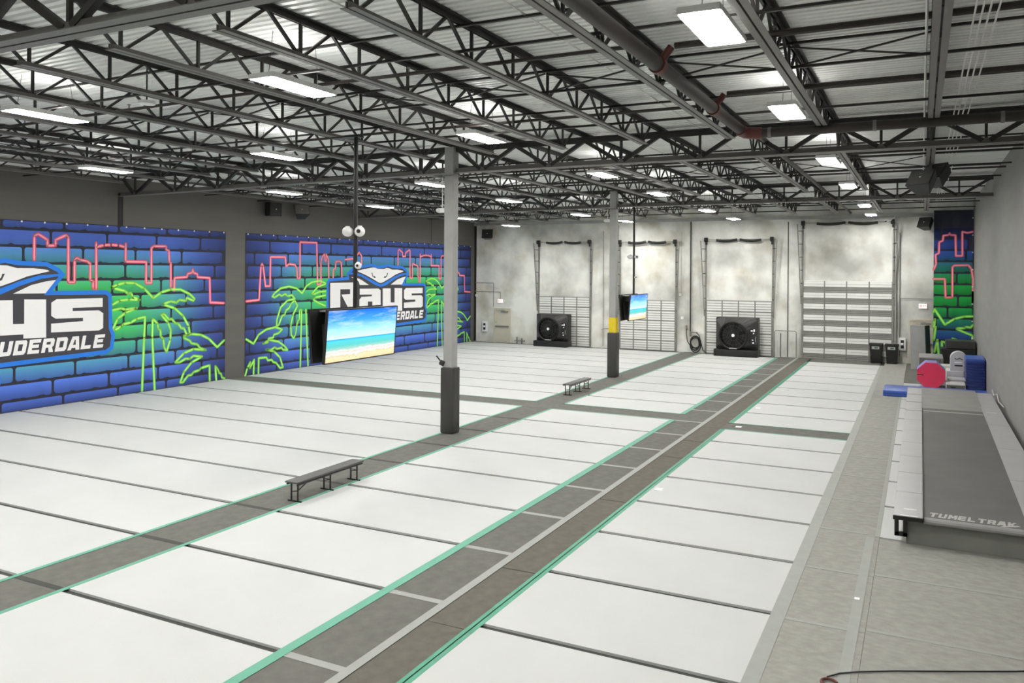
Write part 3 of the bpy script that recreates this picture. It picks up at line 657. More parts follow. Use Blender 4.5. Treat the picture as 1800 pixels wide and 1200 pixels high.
# curtain banner at the right end of the concrete wall
YCU = 40.52
t = thing('mural_curtain', 'tall narrow neon brick banner hanging at the right end of the concrete wall', 'banner', (.5, YCU, 0))
mb = MB(); n = 24
for k in range(n+1):
    u = 1.53*k/n; f = .012*math.sin(u*11)
    mb.v += [(.5+u, YCU+.045+f, .05), (.5+u, YCU+.045+f, 6.86), (.5+u, YCU+.065+f, .05), (.5+u, YCU+.065+f, 6.86)]
for k in range(n):
    i = k*4; mb.f += [(i, i+4, i+5, i+1), (i+2, i+3, i+7, i+6), (i, i+2, i+6, i+4), (i+1, i+5, i+7, i+3)]
mb.f += [(0,1,3,2), (n*4, n*4+2, n*4+3, n*4+1)]
part('banner_cloth', mb, M['cloth'], t, smooth=True)
def CL(k): return lambda u, v: (u, .028-.004*k, v)
link('brick_print', bricks(1.5, 6.2, CL(0), curtain_colour, [.3,1.35,1.25,-.3,.9,-.3,.95,.55,.1,-.1,.4,.9,.2], 6.1, .5, 2.1), M['brickprint'], t)
def clampl(ls): return [[(clamp(u, .0, 1.52), max(v, .06)) for u, v in l] for l in ls]
for pl in clampl(RED_CURTAIN): link('skyline_line', ribbon([pl], .10, CL(1)), M['redline'], t); link('skyline_core', ribbon([pl], .042, CL(2)), M['redcore'], t)
for pl in clampl(PALM_CURTAIN): link('palm_line', ribbon([pl], .11, CL(1.3)), M['palmline'], t); link('palm_core', ribbon([pl], .05, CL(2.2)), M['palmcore'], t)
gm = MB().cyl((0,-.01,0),(0,0,0), .03, 8).mesh('grommet')
for k in range(8): link('grommet', gm, M['white'], t, (1.5, .02, 6.5-k*.75))
# ------------------------------------------------------------------ dock doors in the concrete wall
def dock_door(n, x0, x1, nsec, sh, ztrack, big, desc):
    t = thing('door_%d' % n, None, None, ((x0+x1)/2, YF, 0), 0, None, 'structure'); t['label'] = desc
    y1 = YF; yb = YF-.05; H = nsec*sh; xs = [x0+(x1-x0)*k/4 for k in range(5)]
    for k in range(nsec):
        z = k*sh
        pn = part('door_panel', MB().box(x0, yb, z+.006, x1, y1, z+sh-.006), M['doorg'], t)
        if big:
            rows = [(sh*.50, sh*.70), (sh*.73, sh*.95)]; thin = [sh*.14, sh*.28, sh*.41]
        else:
            rows = [(sh*(.05+.235*q), sh*(.05+.235*q)+sh*.165) for q in range(4)]; thin = []
        for a, b in rows: part('slat', MB().box(x0+.03, yb-.028, z+a, x1-.03, yb, z+b), M['slat'], pn)
        for a in thin: part('ridge', MB().box(x0+.02, yb-.02, z+a, x1-.02, yb, z+a+.035), M['alu'], pn)
        part('joint_rail', MB().box(x0, yb-.035, z-.018, x1, yb, z+.018), M['alu'], pn)
    for x in xs: part('stile', MB().box(x-.028, yb-.042, 0, x+.028, yb-.02, H), M['alu'], t)
    part('top_rail', MB().box(x0, yb-.03, H-.02, x1, YF, H+.02), M['slat' if big else 'doorg'], t)
    for s, x in ((-1, x0), (1, x1)):
        part('track', MB().box(x-.035+s*.03, YF-.10, 0, x+.035+s*.03, YF, ztrack), M['alu'], t)
        tr = part('outer_rail', MB().bar((x+s*.08, YF-.12, H*.7), (x+s*.24, YF-.30, ztrack), .03, .05), M['alu'], t)
        z = H*.8
        while z < ztrack-.1:
            f = (z-H*.7)/(ztrack-H*.7)
            part('tie', MB().bar((x+s*.03, YF-.1, z), (x+s*(.08+.16*f), YF-.12-.18*f, z), .02, .03), M['blacks'], tr); z += .62
        part('bearing', MB().cyl((x-.08, YF-.2, ztrack+.05), (x+.08, YF-.2, ztrack+.05), .11, 12).box(x-.03, YF-.22, ztrack-.2, x+.03, YF, ztrack+.1), M['blacks'], t)
    part('shaft', MB().cyl((x0, YF-.2, ztrack+.05), (x1, YF-.2, ztrack+.05), .02, 8), M['alu'], t)
    w = x1-x0
    for s in (-1, 1):
        a = (x0+x1)/2+s*.06; b = (x0+x1)/2+s*w*.34
        pts = [(a+(b-a)*q/8, YF-.2, ztrack+.05-.07*math.sin(math.pi*q/8*.9)) for q in range(9)]
        part('torsion_spring', MB().tube(pts, .065, 10), M['blacks'], t, smooth=True)
dock_door(1, -18.86, -15.86, 5, .53, 5.58, False, 'dock door behind the farther black cooler, white slats')
dock_door(2, -14.15, -11.20, 5, .515, 5.55, False, 'dock door behind the far hanging screen, white slats')
dock_door(3, -9.62, -6.44, 5, .53, 5.62, False, 'dock door behind the nearer black cooler, white slats')
dock_door(4, -5.02, -1.16, 7, .525, 6.36, True, 'biggest dock door, white slats with grey bands, two black bins before it')
# hinged exit doors
def exit_door(n, x0, x1, z1, desc, left=True):
    t = thing('door_%d' % n, None, None, ((x0+x1)/2, YF, 0), 0, None, 'structure'); t['label'] = desc
    part('door_frame', MB().box(x0-.07, YF-.05, FZ, x0, YF, z1+.07).box(x1, YF-.05, FZ, x1+.07, YF, z1+.07).box(x0, YF-.05, z1, x1, YF, z1+.07), M['cream'], t)
    lf = part('door_leaf', MB().box(x0+.006, YF-.03, FZ, x1-.006, YF, z1-.008), M['cream'], t)
    part('push_bar', MB().box(x0+.06, YF-.09, .87, x1-.04, YF-.03, .94), M['alu'], lf)
    part('door_closer', MB().box(x1-.5, YF-.1, z1-.16, x1-.08, YF-.03, z1-.09).bar((x0+.1, YF-.08, z1-.06), (x1-.3, YF-.08, z1-.07), .03, .02), M['alu'], lf)
    part('lock', MB().cyl((x0+.09, YF-.05, 1.12), (x0+.09, YF-.02, 1.12), .03, 10), M['alu'], lf)
exit_door(5, -21.66, -20.72, 1.86, 'cream exit door at the left end of the concrete wall')
exit_door(6, -.42, .5, 1.95, 'cream exit door behind the leaning grey panel')
def exit_sign(x, z, d):
    t = thing('exit_sign', d, 'exit sign', (x, YF, z))
    part('housing', MB().box(x-.17, YF-.07, z-.11, x+.17, YF, z+.11), M['white'], t, bev=.01)
    part('face', MB().box(x-.155, YF-.075, z-.095, x+.155, YF-.07, z+.095), M['exitface'], t)
    tx, _ = block_text('EXIT', -.125, -.055, .055, .11, .064)
    
    for q, c in zip(tx, 'EXIT'): link('letter', polys([q], lambda u, v: (u, -.078, v)), M['exitred'], t, label='red letter '+c)
exit_sign(-21.28, 2.33, 'red lettered exit sign above the left cream door')
exit_sign(.08, 2.60, 'red lettered exit sign above the door behind the leaning panel')
def cabinet(x, z, d):
    t = thing('extinguisher_cabinet', d, 'cabinet', (x, YF, z))
    part('case', MB().box(x-.15, YF-.14, z-.29, x+.15, YF, z+.29), M['white'], t, bev=.015)
    part('window', MB().box(x-.07, YF-.145, z-.19, x+.07, YF-.139, z+.19), M['black'], t)
    part('label_plate', MB().box(x-.06, YF-.149, z-.04, x+.05, YF-.144, z+.06), M['paper'], t)
cabinet(-22.26, .86, 'white cabinet with a dark window left of the left exit door')
cabinet(-.74, .86, 'white cabinet with a dark window right of the two bins')
# pipes and small fittings on the far wall
def wpipe(name, pts, r, m, label, n=8):
    return solo(name, MB().tube(pts, r, n), m, label, 'pipe', pts[0], smooth=True)
yw = YF-.06
wpipe('wall_pipe', [(-10.42,yw,6.6),(-10.42,yw,1.05)], .03, M['blacks'], 'dark vertical pipe above the coiled hose')
wpipe('wall_pipe', [(-1.02,yw-.06,0),(-1.02,yw-.06,6.35)], .045, M['ledger'], 'pale vertical pipe right of the biggest dock door')
wpipe('wall_pipe', [(-.86,yw,.3),(-.86,yw,5.9)], .02, M['alu'], 'thin grey pipe right of the biggest dock door')
wpipe('wall_pipe', [(-.86,yw,2.93),(.48,yw,2.93)], .014, M['alu'], 'thin horizontal conduit above the right exit sign')
wpipe('wall_pipe', [(XL+.05,yw,2.86),(-21.3,yw,2.84),(-21.28,yw,2.8),(-21.28,yw,2.46)], .016, M['alu'], 'thin conduit leading to the left exit sign')
wpipe('wall_pipe', [(-22.9,yw,3.35),(-21.75,yw,3.35),(-21.72,yw,3.3),(-21.72,yw,2.0)], .014, M['alu'], 'thin conduit dropping to the left exit door frame')
wpipe('wall_pipe', [(-15.1,yw,6.2),(-15.1,yw,.1)], .018, M['alu'], 'thin vertical conduit left of the far column')
wpipe('wall_pipe', [(-10.9,yw,6.1),(-10.9,yw,2.95)], .012, M['ledger'], 'thin pale conduit left of the dark hose pipe')
wpipe('wall_pipe', [(-6.3,yw-.1,0),(-6.3,yw-.1,1.2),(-6.25,yw-.1,1.27),(-5.35,yw-.1,1.27),(-5.3,yw-.1,1.2),(-5.3,yw-.1,0)], .02, M['alu'], 'grey hoop rail left of the biggest dock door')
wpipe('wall_pipe', [(-6.0,yw-.2,0),(-6.0,yw-.2,1.15)], .03, M['alu'], 'short upright post inside the grey hoop rail')
wpipe('wall_pipe', [(-15.2,yw,.95),(-15.0,yw,1.02),(-14.45,yw,1.02)], .018, M['alu'], 'bent conduit beside the far column')
for x, z, d in ((-10.95,2.9,'small white box left of the dark hose pipe'),(-10.85,1.72,'small white outlet lower left of the dark hose pipe'),(-9.95,1.02,'small pale outlet right of the hose'),(-22.85,2.62,'white sensor at the left corner of the concrete wall'),(-15.05,1.35,'small white outlet left of the far column'),(-6.2,3.1,'small white outlet right of the third dock door'),(-15.55,2.9,'small white box right of the farthest dock door')):
    t = thing('wall_box', d, 'wall box', (x, YF, z))
    part('box', MB().box(x-.06, YF-.06, z-.06, x+.06, YF, z+.06), M['white'], t, bev=.01)
    part('cover_screw', MB().cyl((x, YF-.064, z), (x, YF-.058, z), .012, 8), M['alu'], t)
t = thing('coiled_hose', 'black hose hanging in coils between two dock doors', 'hose', (-10.2, YF-.1, .4))
def loop(cx, cz, rx, rz_, y): return [(cx+rx*math.cos(a), y, cz+rz_*math.sin(a)) for a in [R(15*k) for k in range(25)]]
part('coil', MB().tube(loop(-10.14,.52,.25,.30,YF-.12), .04, 8).tube(loop(-10.16,.46,.22,.34,YF-.17), .035, 8).tube(loop(-10.12,.38,.27,.36,YF-.2), .025, 8), M['blacks'], t, smooth=True)
part('feed_hose', MB().tube([(-10.62,YF-.1,1.2),(-10.6,YF-.1,.9),(-10.55,YF-.12,.55),(-10.35,YF-.14,.25),(-10.1,YF-.15,.2)], .02, 8), M['blacks'], t, smooth=True)
part('tail_hose', MB().tube([(-10.1,YF-.1,1.0),(-9.95,YF-.12,.85),(-9.85,YF-.15,.5),(-9.75,YF-.2,.15),(-9.55,YF-.3,.02)], .02, 8), M['blacks'], t, smooth=True)
part('valve', MB().cyl((-10.42,YF-.06,1.05),(-10.42,YF-.06,.8),.045,8).cyl((-10.42,YF-.06,1.02),(-10.05,YF-.06,1.0),.022,8).cyl((-10.62,YF-.1,1.35),(-10.55,YF-.1,1.1),.04,8), M['alu'], t, smooth=True)
t = thing('floor_valve', 'short valve stubs on the floor right of the left exit door', 'pipe', (-20.0, YF-.3, 0))
for x, h in ((-20.1,.36),(-19.8,.3)): part('stub', MB().cyl((x,YF-.3,FZ),(x,YF-.3,h),.045,10), M['alu'], t, smooth=True)
part('cross_pipe', MB().cyl((-20.25,YF-.3,.16),(-19.6,YF-.3,.16),.03,10), M['alu'], t, smooth=True)

# ------------------------------------------------------------------ speakers and cameras
def speaker(name, c, rz, tilt, sc, label, front='blacks'):
    t = thing(name, label, 'speaker', c, rz, 'black loudspeakers')
    w, d, h = .30*sc, .36*sc, .24*sc
    p = [(-w,-d*.5),(w,-d*.5),(w*.55,d*.5),(-w*.55,d*.5)]
    mb = MB().prism(p, lambda x, y: (x, y, -h), lambda x, y: (x, y, h))
    rot = Matrix.Rotation(tilt, 4, 'X'); mb.v = [tuple(rot @ Vector(v)) for v in mb.v]
    part('cabinet', mb, M['black'], t, world=False, bev=.012)
    g = MB().box(-w*.93, -d*.5-.012, -h*.9, w*.93, -d*.5+.002, h*.9); g.v = [tuple(rot @ Vector(v)) for v in g.v]
    part('grille', g, M[front], t, world=False)
    b = MB().box(-.02*sc, -d*.5-.016, -.015*sc, .02*sc, -d*.5-.01, .015*sc); b.v = [tuple(rot @ Vector(v)) for v in b.v]
    part('badge', b, M['white'], t, world=False)
    part('bracket', MB().bar((0, d*.2, 0), (0, d*.8, 0), .05, .05), M['blacks'], t, world=False)
    return t
speaker('loudspeaker', (-21.95, YF-.38, 6.1), R(20), R(-12), 1.05, 'black loudspeaker at the top left corner of the concrete wall')
speaker('loudspeaker', (.2, YF-.42, 6.27), R(-35), R(-25), 1.0, 'black loudspeaker at the top of the concrete wall left of the tall curtain banner')
speaker('loudspeaker', (.34, 22.45, 6.50), R(-40), R(-38), 1.0, 'upper of two big black loudspeakers hanging near the right wall', 'pad')
speaker('loudspeaker', (.04, 21.75, 6.28), R(-30), R(-38), 1.0, 'lower of two big black loudspeakers hanging near the right wall', 'pad')
solo('hanging_bracket', MB().box(.16, 22.2, 6.35, .22, 22.26, 6.80).bar((.19,22.23,6.6),(.30,22.40,6.55),.05,.05).bar((.19,22.23,6.4),(.08,21.85,6.32),.05,.05), M['steel'], 'steel bracket holding the two big loudspeakers', 'bracket', (.19, 22.23, 6.35))
speaker('loudspeaker', (XL+.3, 24.15, 6.42), R(90), R(0), 1.1, 'black loudspeaker high on the left wall, left one')
speaker('loudspeaker', (XL+.35, 25.75, 6.42), R(55), R(-30), 1.0, 'tilted dark loudspeaker high on the left wall, right one', 'steel')
def camera_ball(c, rz, r, label):
    t = thing('dome_camera', label, 'camera', c, rz, 'white cameras on the hanging poles')
    part('body', MB().sphere((0,0,0), r, 14, 10, (1,1.15,1)), M['white'], t, world=False, smooth=True)
    part('lens', MB().cyl((0,-r*1.08,0),(0,-r*1.22,0), r*.38, 12), M['black'], t, world=False, smooth=True)
    part('mount', MB().cyl((0,0,-r*.2),(0,0,r*1.1), r*.45, 10), M['white'], t, world=False, smooth=True)
# ------------------------------------------------------------------ hanging screens
def screen_mat():
    m = bpy.data.materials.new('beach_screen'); m.use_nodes = True; nt = m.node_tree; b = nt.nodes['Principled BSDF']
    b.inputs['Base Color'].default_value = (.01,.01,.01,1); b.inputs['Roughness'].default_value = .25
    uv = nt.nodes.new('ShaderNodeUVMap'); uv.uv_map = 'UVMap'
    def node(t, **k):
        n = nt.nodes.new(t)
        for a, v in k.items(): setattr(n, a, v)
        return n
    def lk(a, b_): nt.links.new(a, b_)
    sep = node('ShaderNodeSeparateXYZ'); lk(uv.outputs[0], sep.inputs[0])
    def noise(scale, st, det=5, rough=.55):
        mp = node('ShaderNodeMapping'); mp.inputs['Scale'].default_value = st; lk(uv.outputs[0], mp.inputs['Vector'])
        n = node('ShaderNodeTexNoise'); n.inputs['Scale'].default_value = scale; n.inputs['Detail'].default_value = det; n.inputs['Roughness'].default_value = rough
        lk(mp.outputs[0], n.inputs['Vector']); return n.outputs['Fac']
    def math_(op, a, b2):
        n = node('ShaderNodeMath', operation=op)
        for i, q in enumerate((a, b2)):
            if isinstance(q, (int, float)): n.inputs[i].default_value = q
            else: lk(q, n.inputs[i])
        return n.outputs[0]
    # shoreline wobble: sand and foam edges shift with noise and rise to the right
    wob = math_('MULTIPLY', math_('SUBTRACT', noise(4, (1,.5,1)), .5), .22)
    tilt = math_('MULTIPLY', math_('SUBTRACT', sep.outputs['X'], .5), .06)
    fine = math_('MULTIPLY', math_('SUBTRACT', noise(22, (1,2.6,1)), .5), .20)
    low = math_('SUBTRACT', 1.0, math_('MINIMUM', 1.0, math_('MULTIPLY', sep.outputs['Y'], 2.6)))
    v = math_('ADD', sep.outputs['Y'], math_('MULTIPLY', math_('ADD', math_('ADD', wob, fine), math_('MULTIPLY', tilt, -1.0)), low))
    r = node('ShaderNodeValToRGB'); lk(v, r.inputs[0]); cr = r.color_ramp
    st = [(0,(226,190,146)),(.085,(232,200,160)),(.12,(205,178,150)),(.14,(244,240,236)),(.185,(190,176,160)),(.205,(240,242,240)),(.235,(150,188,176)),(.30,(84,182,178)),(.40,(70,190,200)),(.425,(40,160,204)),(.432,(20,126,190)),(.445,(190,228,248)),(.58,(150,212,248)),(.80,(50,146,242)),(1,(6,96,230))]
    cr.elements[0].position = 0; cr.elements[0].color = lin(st[0][1])+(1,)
    cr.elements[1].position = 1; cr.elements[1].color = lin(st[-1][1])+(1,)
    for p, c in st[1:-1]:
        e = cr.elements.new(p); e.color = lin(c)+(1,)
    cm = node('ShaderNodeMapRange'); lk(noise(2.6, (1.0,3.0,1), 8, .68), cm.inputs[0]); cm.inputs[1].default_value = .48; cm.inputs[2].default_value = .86
    up = node('ShaderNodeMapRange'); lk(sep.outputs['Y'], up.inputs[0]); up.inputs[1].default_value = .45; up.inputs[2].default_value = .55
    cf = math_('MULTIPLY', math_('MULTIPLY', cm.outputs[0], up.outputs[0]), .75)
    mx = node('ShaderNodeMix', data_type='RGBA'); lk(cf, mx.inputs['Factor']); lk(r.outputs[0], mx.inputs['A']); mx.inputs['B'].default_value = lin((232,244,252))+(1,)
    lk(mx.outputs['Result'], b.inputs['Emission Color']); b.inputs['Emission Strength'].default_value = 1.0
    return m
M['beach'] = screen_mat()
def tv(name, W, H, mirror, parentless_loc, label):
    """display panel facing +x (mirror: -x), leaning outwards at the top"""
    t = thing(name, label, 'screen', parentless_loc, 0, 'flat screens hung back to back')
    s = -1 if mirror else 1; tl = R(4.5)*s
    rot = Matrix.Rotation(tl, 4, 'Y')
    def rv(mb): mb.v = [tuple(rot @ Vector(v)) for v in mb.v]; return mb
    part('casing', rv(MB().box(min(0, -s*.05), -W/2, -H/2, max(0, -s*.05), W/2, H/2)), M['black'], t, world=False)
    part('back_cover', rv(MB().box(min(-s*.05, -s*.09), -W*.36, -H*.46, max(-s*.05, -s*.09), W*.36, H*.2)), M['blacks'], t, world=False, bev=.01)
    bz = .022; fr = MB()
    for a in ((-W/2,-H/2,W/2,-H/2+bz),(-W/2,H/2-bz,W/2,H/2),(-W/2,-H/2+bz,-W/2+bz,H/2-bz),(W/2-bz,-H/2+bz,W/2,H/2-bz)):
        fr.box(min(0,s*.008), a[0], a[1], max(0,s*.008), a[2], a[3])
    part('bezel', rv(fr), M['black'], t, world=False)
    q = MB(); e = bz; q.v = [(s*.003,-s*(W/2-e)*-1*-1,-H/2+e),(s*.003,s*(W/2-e),-H/2+e),(s*.003,s*(W/2-e),H/2-e),(s*.003,-s*(W/2-e),H/2-e)]; q.f = [(0,1,2,3)]
    rv(q); me = q.mesh('picture', fix=False); u = me.uv_layers.new(name='UVMap')
    for i, c in enumerate(((0,0),(1,0),(1,1),(0,1))): u.data[i].uv = c
    link('picture', me, M['beach'], t, label='beach picture on the display')
    return t
def tv_pair(cx, cy, cz, W, H, ztop, d, dome):
    tv('flat_screen', W, H, False, (cx+.20, cy, cz), 'big flat screen showing a beach, %s, facing right' % d)
    tv('flat_screen', W, H, True, (cx-.20, cy, cz), 'dark back of a flat screen, %s, facing the murals' % d)
    t = thing('screen_pole', 'black ceiling pole carrying the pair of screens, %s' % d, 'pole', (cx, cy, ztop))
    part('pole', MB().cyl((cx, cy, cz+H/2-.2), (cx, cy, ztop), .042, 12), M['black'], t, smooth=True)
    part('ceiling_plate', MB().box(XC-.1, cy-.1, ztop-.02, cx+.12, cy+.1, ztop+.005), M['black'], t)
    part('mount_box', MB().box(cx-.055, cy-.35, cz-.3, cx+.055, cy+.35, cz+H/2-.12), M['blacks'], t)
    part('top_arm', MB().box(cx-.20, cy-W*.38, cz+H/2-.06, cx+.20, cy+W*.38, cz+H/2-.03), M['alu'], t)
    for a, z, r, nm in dome: camera_ball((cx+a, cy-.06, z), R(25 if a > 0 else -60), r, nm)
tv_pair(-10.13, 13.12, 2.84, 2.26, 1.03, 6.78, 'by the near column',
        ((.15, 4.87, .105, 'larger white dome camera on the near screen pole, right side'), (-.15, 4.87, .10, 'larger white dome camera on the near screen pole, left side'), (.115, 4.19, .07, 'small white camera low on the near screen pole')))
tv_pair(-10.28, 31.25, 2.66, 2.2, 1.02, 6.78, 'by the yellow-banded column',
        ((.13, 4.66, .09, 'white dome camera on the far screen pole, right side'), (-.13, 4.66, .09, 'white dome camera on the far screen pole, left side'), (.10, 3.85, .06, 'small white camera low on the far screen pole')))

# ------------------------------------------------------------------ evaporative coolers
def cooler(loc, sc, label, rz=0):
    t = thing('evaporative_cooler', label, 'fan', loc, rz, 'black fans in front of the dock doors')
    W, H, D = 1.0*sc, 1.86*sc, .85*sc; r = .62*sc; cx, cz = -.12*sc, 1.02*sc
    part('tank', MB().box(-W*1.04, -D*.55, 0, W*1.04, D*.45, .34*sc), M['black'], t, world=False, bev=.05*sc, smooth=True)
    fr = MB()
    fr.box(-W, -D*.1, .34*sc, W, D*.45, H)
    o = [(-W,.36*sc),(W,.36*sc),(W,H),(-W,H)]; n = 32
    circ = [(cx+r*1.08*math.cos(2*math.pi*k/n), cz+r*1.08*math.sin(2*math.pi*k/n)) for k in range(n)]
    part('body', fr, M['black'], t, world=False, bev=.03*sc)
    # funnel from the square body to the round outlet
    fu = MB()
    def sq(a):
        c, s_ = math.cos(a), math.sin(a); hw, hh = W*.98, (H-.36*sc)/2; k = 1/max(abs(c)/hw, abs(s_)/hh); return (c*k, .36*sc+hh+s_*k)
    for k in range(n):
        a = 2*math.pi*k/n+math.pi/n*0; x, z = sq(a); fu.v.append((x, -D*.1, z))
    for x, z in circ: fu.v.append((x, -D*.42, z))
    for k in range(n): j = (k+1)%n; fu.f.append((k, j, n+j, n+k))
    part('funnel', fu, M['pad'], t, world=False)
    ring = MB()
    tube_pts = [(cx+r*1.06*math.cos(2*math.pi*k/n), -D*.45, cz+r*1.06*math.sin(2*math.pi*k/n)) for k in range(n+1)]
    ring.tube(tube_pts, .05*sc, 8); part('shroud_ring', ring, M['black'], t, world=False, smooth=True)
    part('fan_disc', MB().cyl((cx, -D*.2, cz), (cx, -D*.16, cz), r, n), M['black'], t, world=False)
    for k in range(6):
        a = math.pi*k/3+.3; c, s_ = math.cos(a), math.sin(a)
        part('fan_blade', MB().bar((cx+c*.1*sc, -D*.26, cz+s_*.1*sc), (cx+c*r*.92, -D*.26, cz+s_*r*.92), .22*sc, .015*sc, (c*.0+-s_*.7, .7, c*.7)), M['blacks'], t, world=False)
    g = MB()
    for k in range(20):
        a = 2*math.pi*k/20; g.bar((cx+.08*sc*math.cos(a), -D*.47, cz+.08*sc*math.sin(a)), (cx+r*math.cos(a), -D*.46, cz+r*math.sin(a)), .012*sc, .012*sc)
    for q in (.4, .75): g.tube([(cx+r*q*math.cos(2*math.pi*k/n), -D*.47, cz+r*q*math.sin(2*math.pi*k/n)) for k in range(n+1)], .008*sc, 5)
    part('grille', g, M['pad'], t, world=False, kind='stuff')
    part('hub_cap', MB().cyl((cx, -D*.5, cz), (cx, -D*.46, cz), .075*sc, 12), M['paper'], t, world=False, smooth=True, label='small white hub cap')
    part('top_ridge', MB().box(-W*.75, -D*.16, H-.13*sc, W*.7, -D*.05, H-.06*sc), M['blacks'], t, world=False)
    cp = part('control_panel', MB().box(.68*sc, -D*.44, .62*sc, .98*sc, -D*.1, 1.40*sc), M['black'], t, world=False, bev=.02*sc)
    for (x, z, w, h) in ((.76,1.27,.05,.03),(.87,1.29,.035,.06),(.84,1.15,.03,.03),(.80,.83,.03,.025),(.82,.70,.035,.035)):
        part('control_label', MB().box((x-w)*sc, -D*.45, (z-h)*sc, (x+w)*sc, -D*.438, (z+h)*sc), M['paper'], cp, world=False)
    part('gauge_strip', MB().box(.925*sc, -D*.45, .75*sc, .945*sc, -D*.438, 1.0*sc), M['print'], cp, world=False)
    part('badge', MB().box(-.28*sc, -D*.57, .38*sc, .08*sc, -D*.40, .42*sc), M['print'], t, world=False)
    return t
cooler((-17.72, 40.1, 0), .93, 'black evaporative fan unit in front of the farthest dock door, farther one')
cooler((-7.95, 40.1, 0), 1.0, 'black evaporative fan unit in front of the third dock door, nearer one')
# ------------------------------------------------------------------ bins
for x, d in ((-1.80, 'black bin with a pale sticker, left one of two by the big dock door'), (-1.15, 'black bin with a pale sticker, right one of two beside the white cabinet')):
    t = thing('waste_bin', d, 'bin', (x, 40.35, 0), 0, 'black bins by the big dock door')
    q = MB(); q.v = [(-.21,-.2,0),(.21,-.2,0),(.21,.2,0),(-.21,.2,0),(-.27,-.25,.84),(.27,-.25,.84),(.27,.25,.84),(-.27,.25,.84)]
    q.f = [(0,3,2,1),(4,5,6,7),(0,1,5,4),(1,2,6,5),(2,3,7,6),(3,0,4,7)]
    part('body', q, M['black'], t, world=False, bev=.02)
    part('rim', MB().box(-.29,-.27,.80,.29,.27,.88), M['blacks'], t, world=False, bev=.015)
    part('sticker', MB().box(-.17,-.262,.64,.14,-.225,.76), M['print'], t, world=False)
    part('recycling_mark', MB().box(-.06,-.266,.67,.08,-.255,.73), M['dgreen'], t, world=False)

# ------------------------------------------------------------------ benches
def make_bench():
    t = thing('folding_bench', '', 'bench', (0,0,0), 0, 'grey folding benches on the aisle')
    W, L, H = .28, 1.92, .375
    part('seat', MB().box(-W/2, -L/2, H-.034, W/2, L/2, H), M['bench'], t, world=False, bev=.014, smooth=True)
    part('seat_rail', MB().box(-W/2+.01, -L/2+.03, H-.07, -W/2+.035, L/2-.03, H-.045).box(W/2-.035, -L/2+.03, H-.07, W/2-.01, L/2-.03, H-.045), M['black'], t, world=False)
    for y, s in ((-L/2+.10, 1), (.02, -1), (L/2-.14, -1)):
        f = part('leg_frame', MB().bar((-.075,y,.02),(-.075,y,H-.05),.022,.022).bar((.075,y,.02),(.075,y,H-.05),.022,.022), M['black'], t, world=False)
        part('foot_bar', MB().bar((-.15,y,.012),(.15,y,.012),.024,.024), M['black'], f, world=False)
        part('cross_bar', MB().bar((-.075,y,.17),(.075,y,.20),.016,.016), M['black'], f, world=False)
        part('brace', MB().bar((.075,y,.20),(.05,y+s*.34,H-.05),.016,.016), M['black'], f, world=False)
    return t
b0 = make_bench(); b0.location = (-9.885, 11.98, .0); b0['label'] = 'long grey folding bench on the aisle, nearer one, before the near column'
b1 = copy_tree(b0); b1.location = (-10.38, 25.58, .0); b1['label'] = 'long grey folding bench on the aisle, farther one, before the yellow-banded column'

# ------------------------------------------------------------------ tumble track
t = thing('tumble_track', 'long dark tumble track with silver side pads along the right wall', 'tumbling track', (.75, 21, 0))
for k in range(10):
    a = 13.62+1.495*k; h = .455 if k < 7 else .455+.012*(k-6)
    part('side_pad', MB().box(-.355, a+.008, h-.055, .045, a+1.495-.008, h), M['silver'], t, bev=.008)
for k in range(5):
    a = 13.9+(28.55-13.9)/5*k; b = a+(28.55-13.9)/5; f0 = min(1, max(0, (a-13.9)/11)); f1 = min(1, max(0, (b-13.9)/11))
    xa, xb = 1.41+.07*f0, 1.41+.07*f1
    mb = MB(); mb.prism([(xa, a+.008), (1.92, a+.008), (1.92, b-.008), (xb, b-.008)], lambda x, y: (x, y, .40), lambda x, y: (x, y, .46))
    part('side_pad', mb, M['silver'], t)
part('track_bed', MB().box(.06, 13.72, .38, 1.50, 24.75, .445), M['bed'], t, bev=.01)
mb = MB(); mb.v = [(.04,24.75,.30),(1.5,24.75,.30),(1.5,28.62,.30),(.04,28.62,.30),(.04,24.75,.448),(1.5,24.75,.448),(1.5,28.62,.50),(.04,28.62,.50)]
mb.f = [(0,3,2,1),(4,5,6,7),(0,1,5,4),(1,2,6,5),(2,3,7,6),(3,0,4,7)]
part('end_mat', mb, M['bedend'], t, bev=.01)
part('tape_strip', MB().box(.07, 24.2, .445, 1.45, 24.34, .449).box(.08,24.0,.445,.2,24.06,.45), M['tape'], t)
part('front_roll', MB().tube([(.06,13.70,.40),(1.98,13.70,.40)], .05, 10), M['greyv'], t, smooth=True)
part('front_skirt', MB().box(-.18, 13.78, 0, 2.0, 13.84, .36), M['skirt'], t)
part('frame', MB().box(-.16, 13.9, .05, 1.95, 28.5, .36), M['blacks'], t)
br = MB().box(-.34, 13.66, .13, -.28, 13.72, .40).box(-.34, 13.66, .13, -.16, 13.72, .19).box(-.22, 13.66, .13, -.165, 13.72, .40)
part('end_bracket', br, M['black'], t)
part('black_edge', MB().box(-.36, 13.60, .39, .05, 13.625, .45).box(.045,13.62,.40,.06,24.7,.462), M['black'], t)
for (x0, y0, x1, y1) in ((-.22,14.02,-.04,14.05),(-.26,13.64,-.02,13.665),(1.44,14.62,1.62,14.65),(1.55,24.62,1.8,24.66)):
    part('print_label', MB().box(x0, y0, .4552 if x0 < 1 else .4602, x1, y1, .4575 if x0 < 1 else .4615), M['paper'], t)
tx, holes = block_text('TUMBLTRAK', .12, 13.80, .115, .24, .128, .03)
for q, c in zip(tx, 'TUMBLTRAK'): link('letter', polys([q], lambda u, v: (u-.75, v-21, .4465)), M['print'], t, label='pale printed letter '+c)
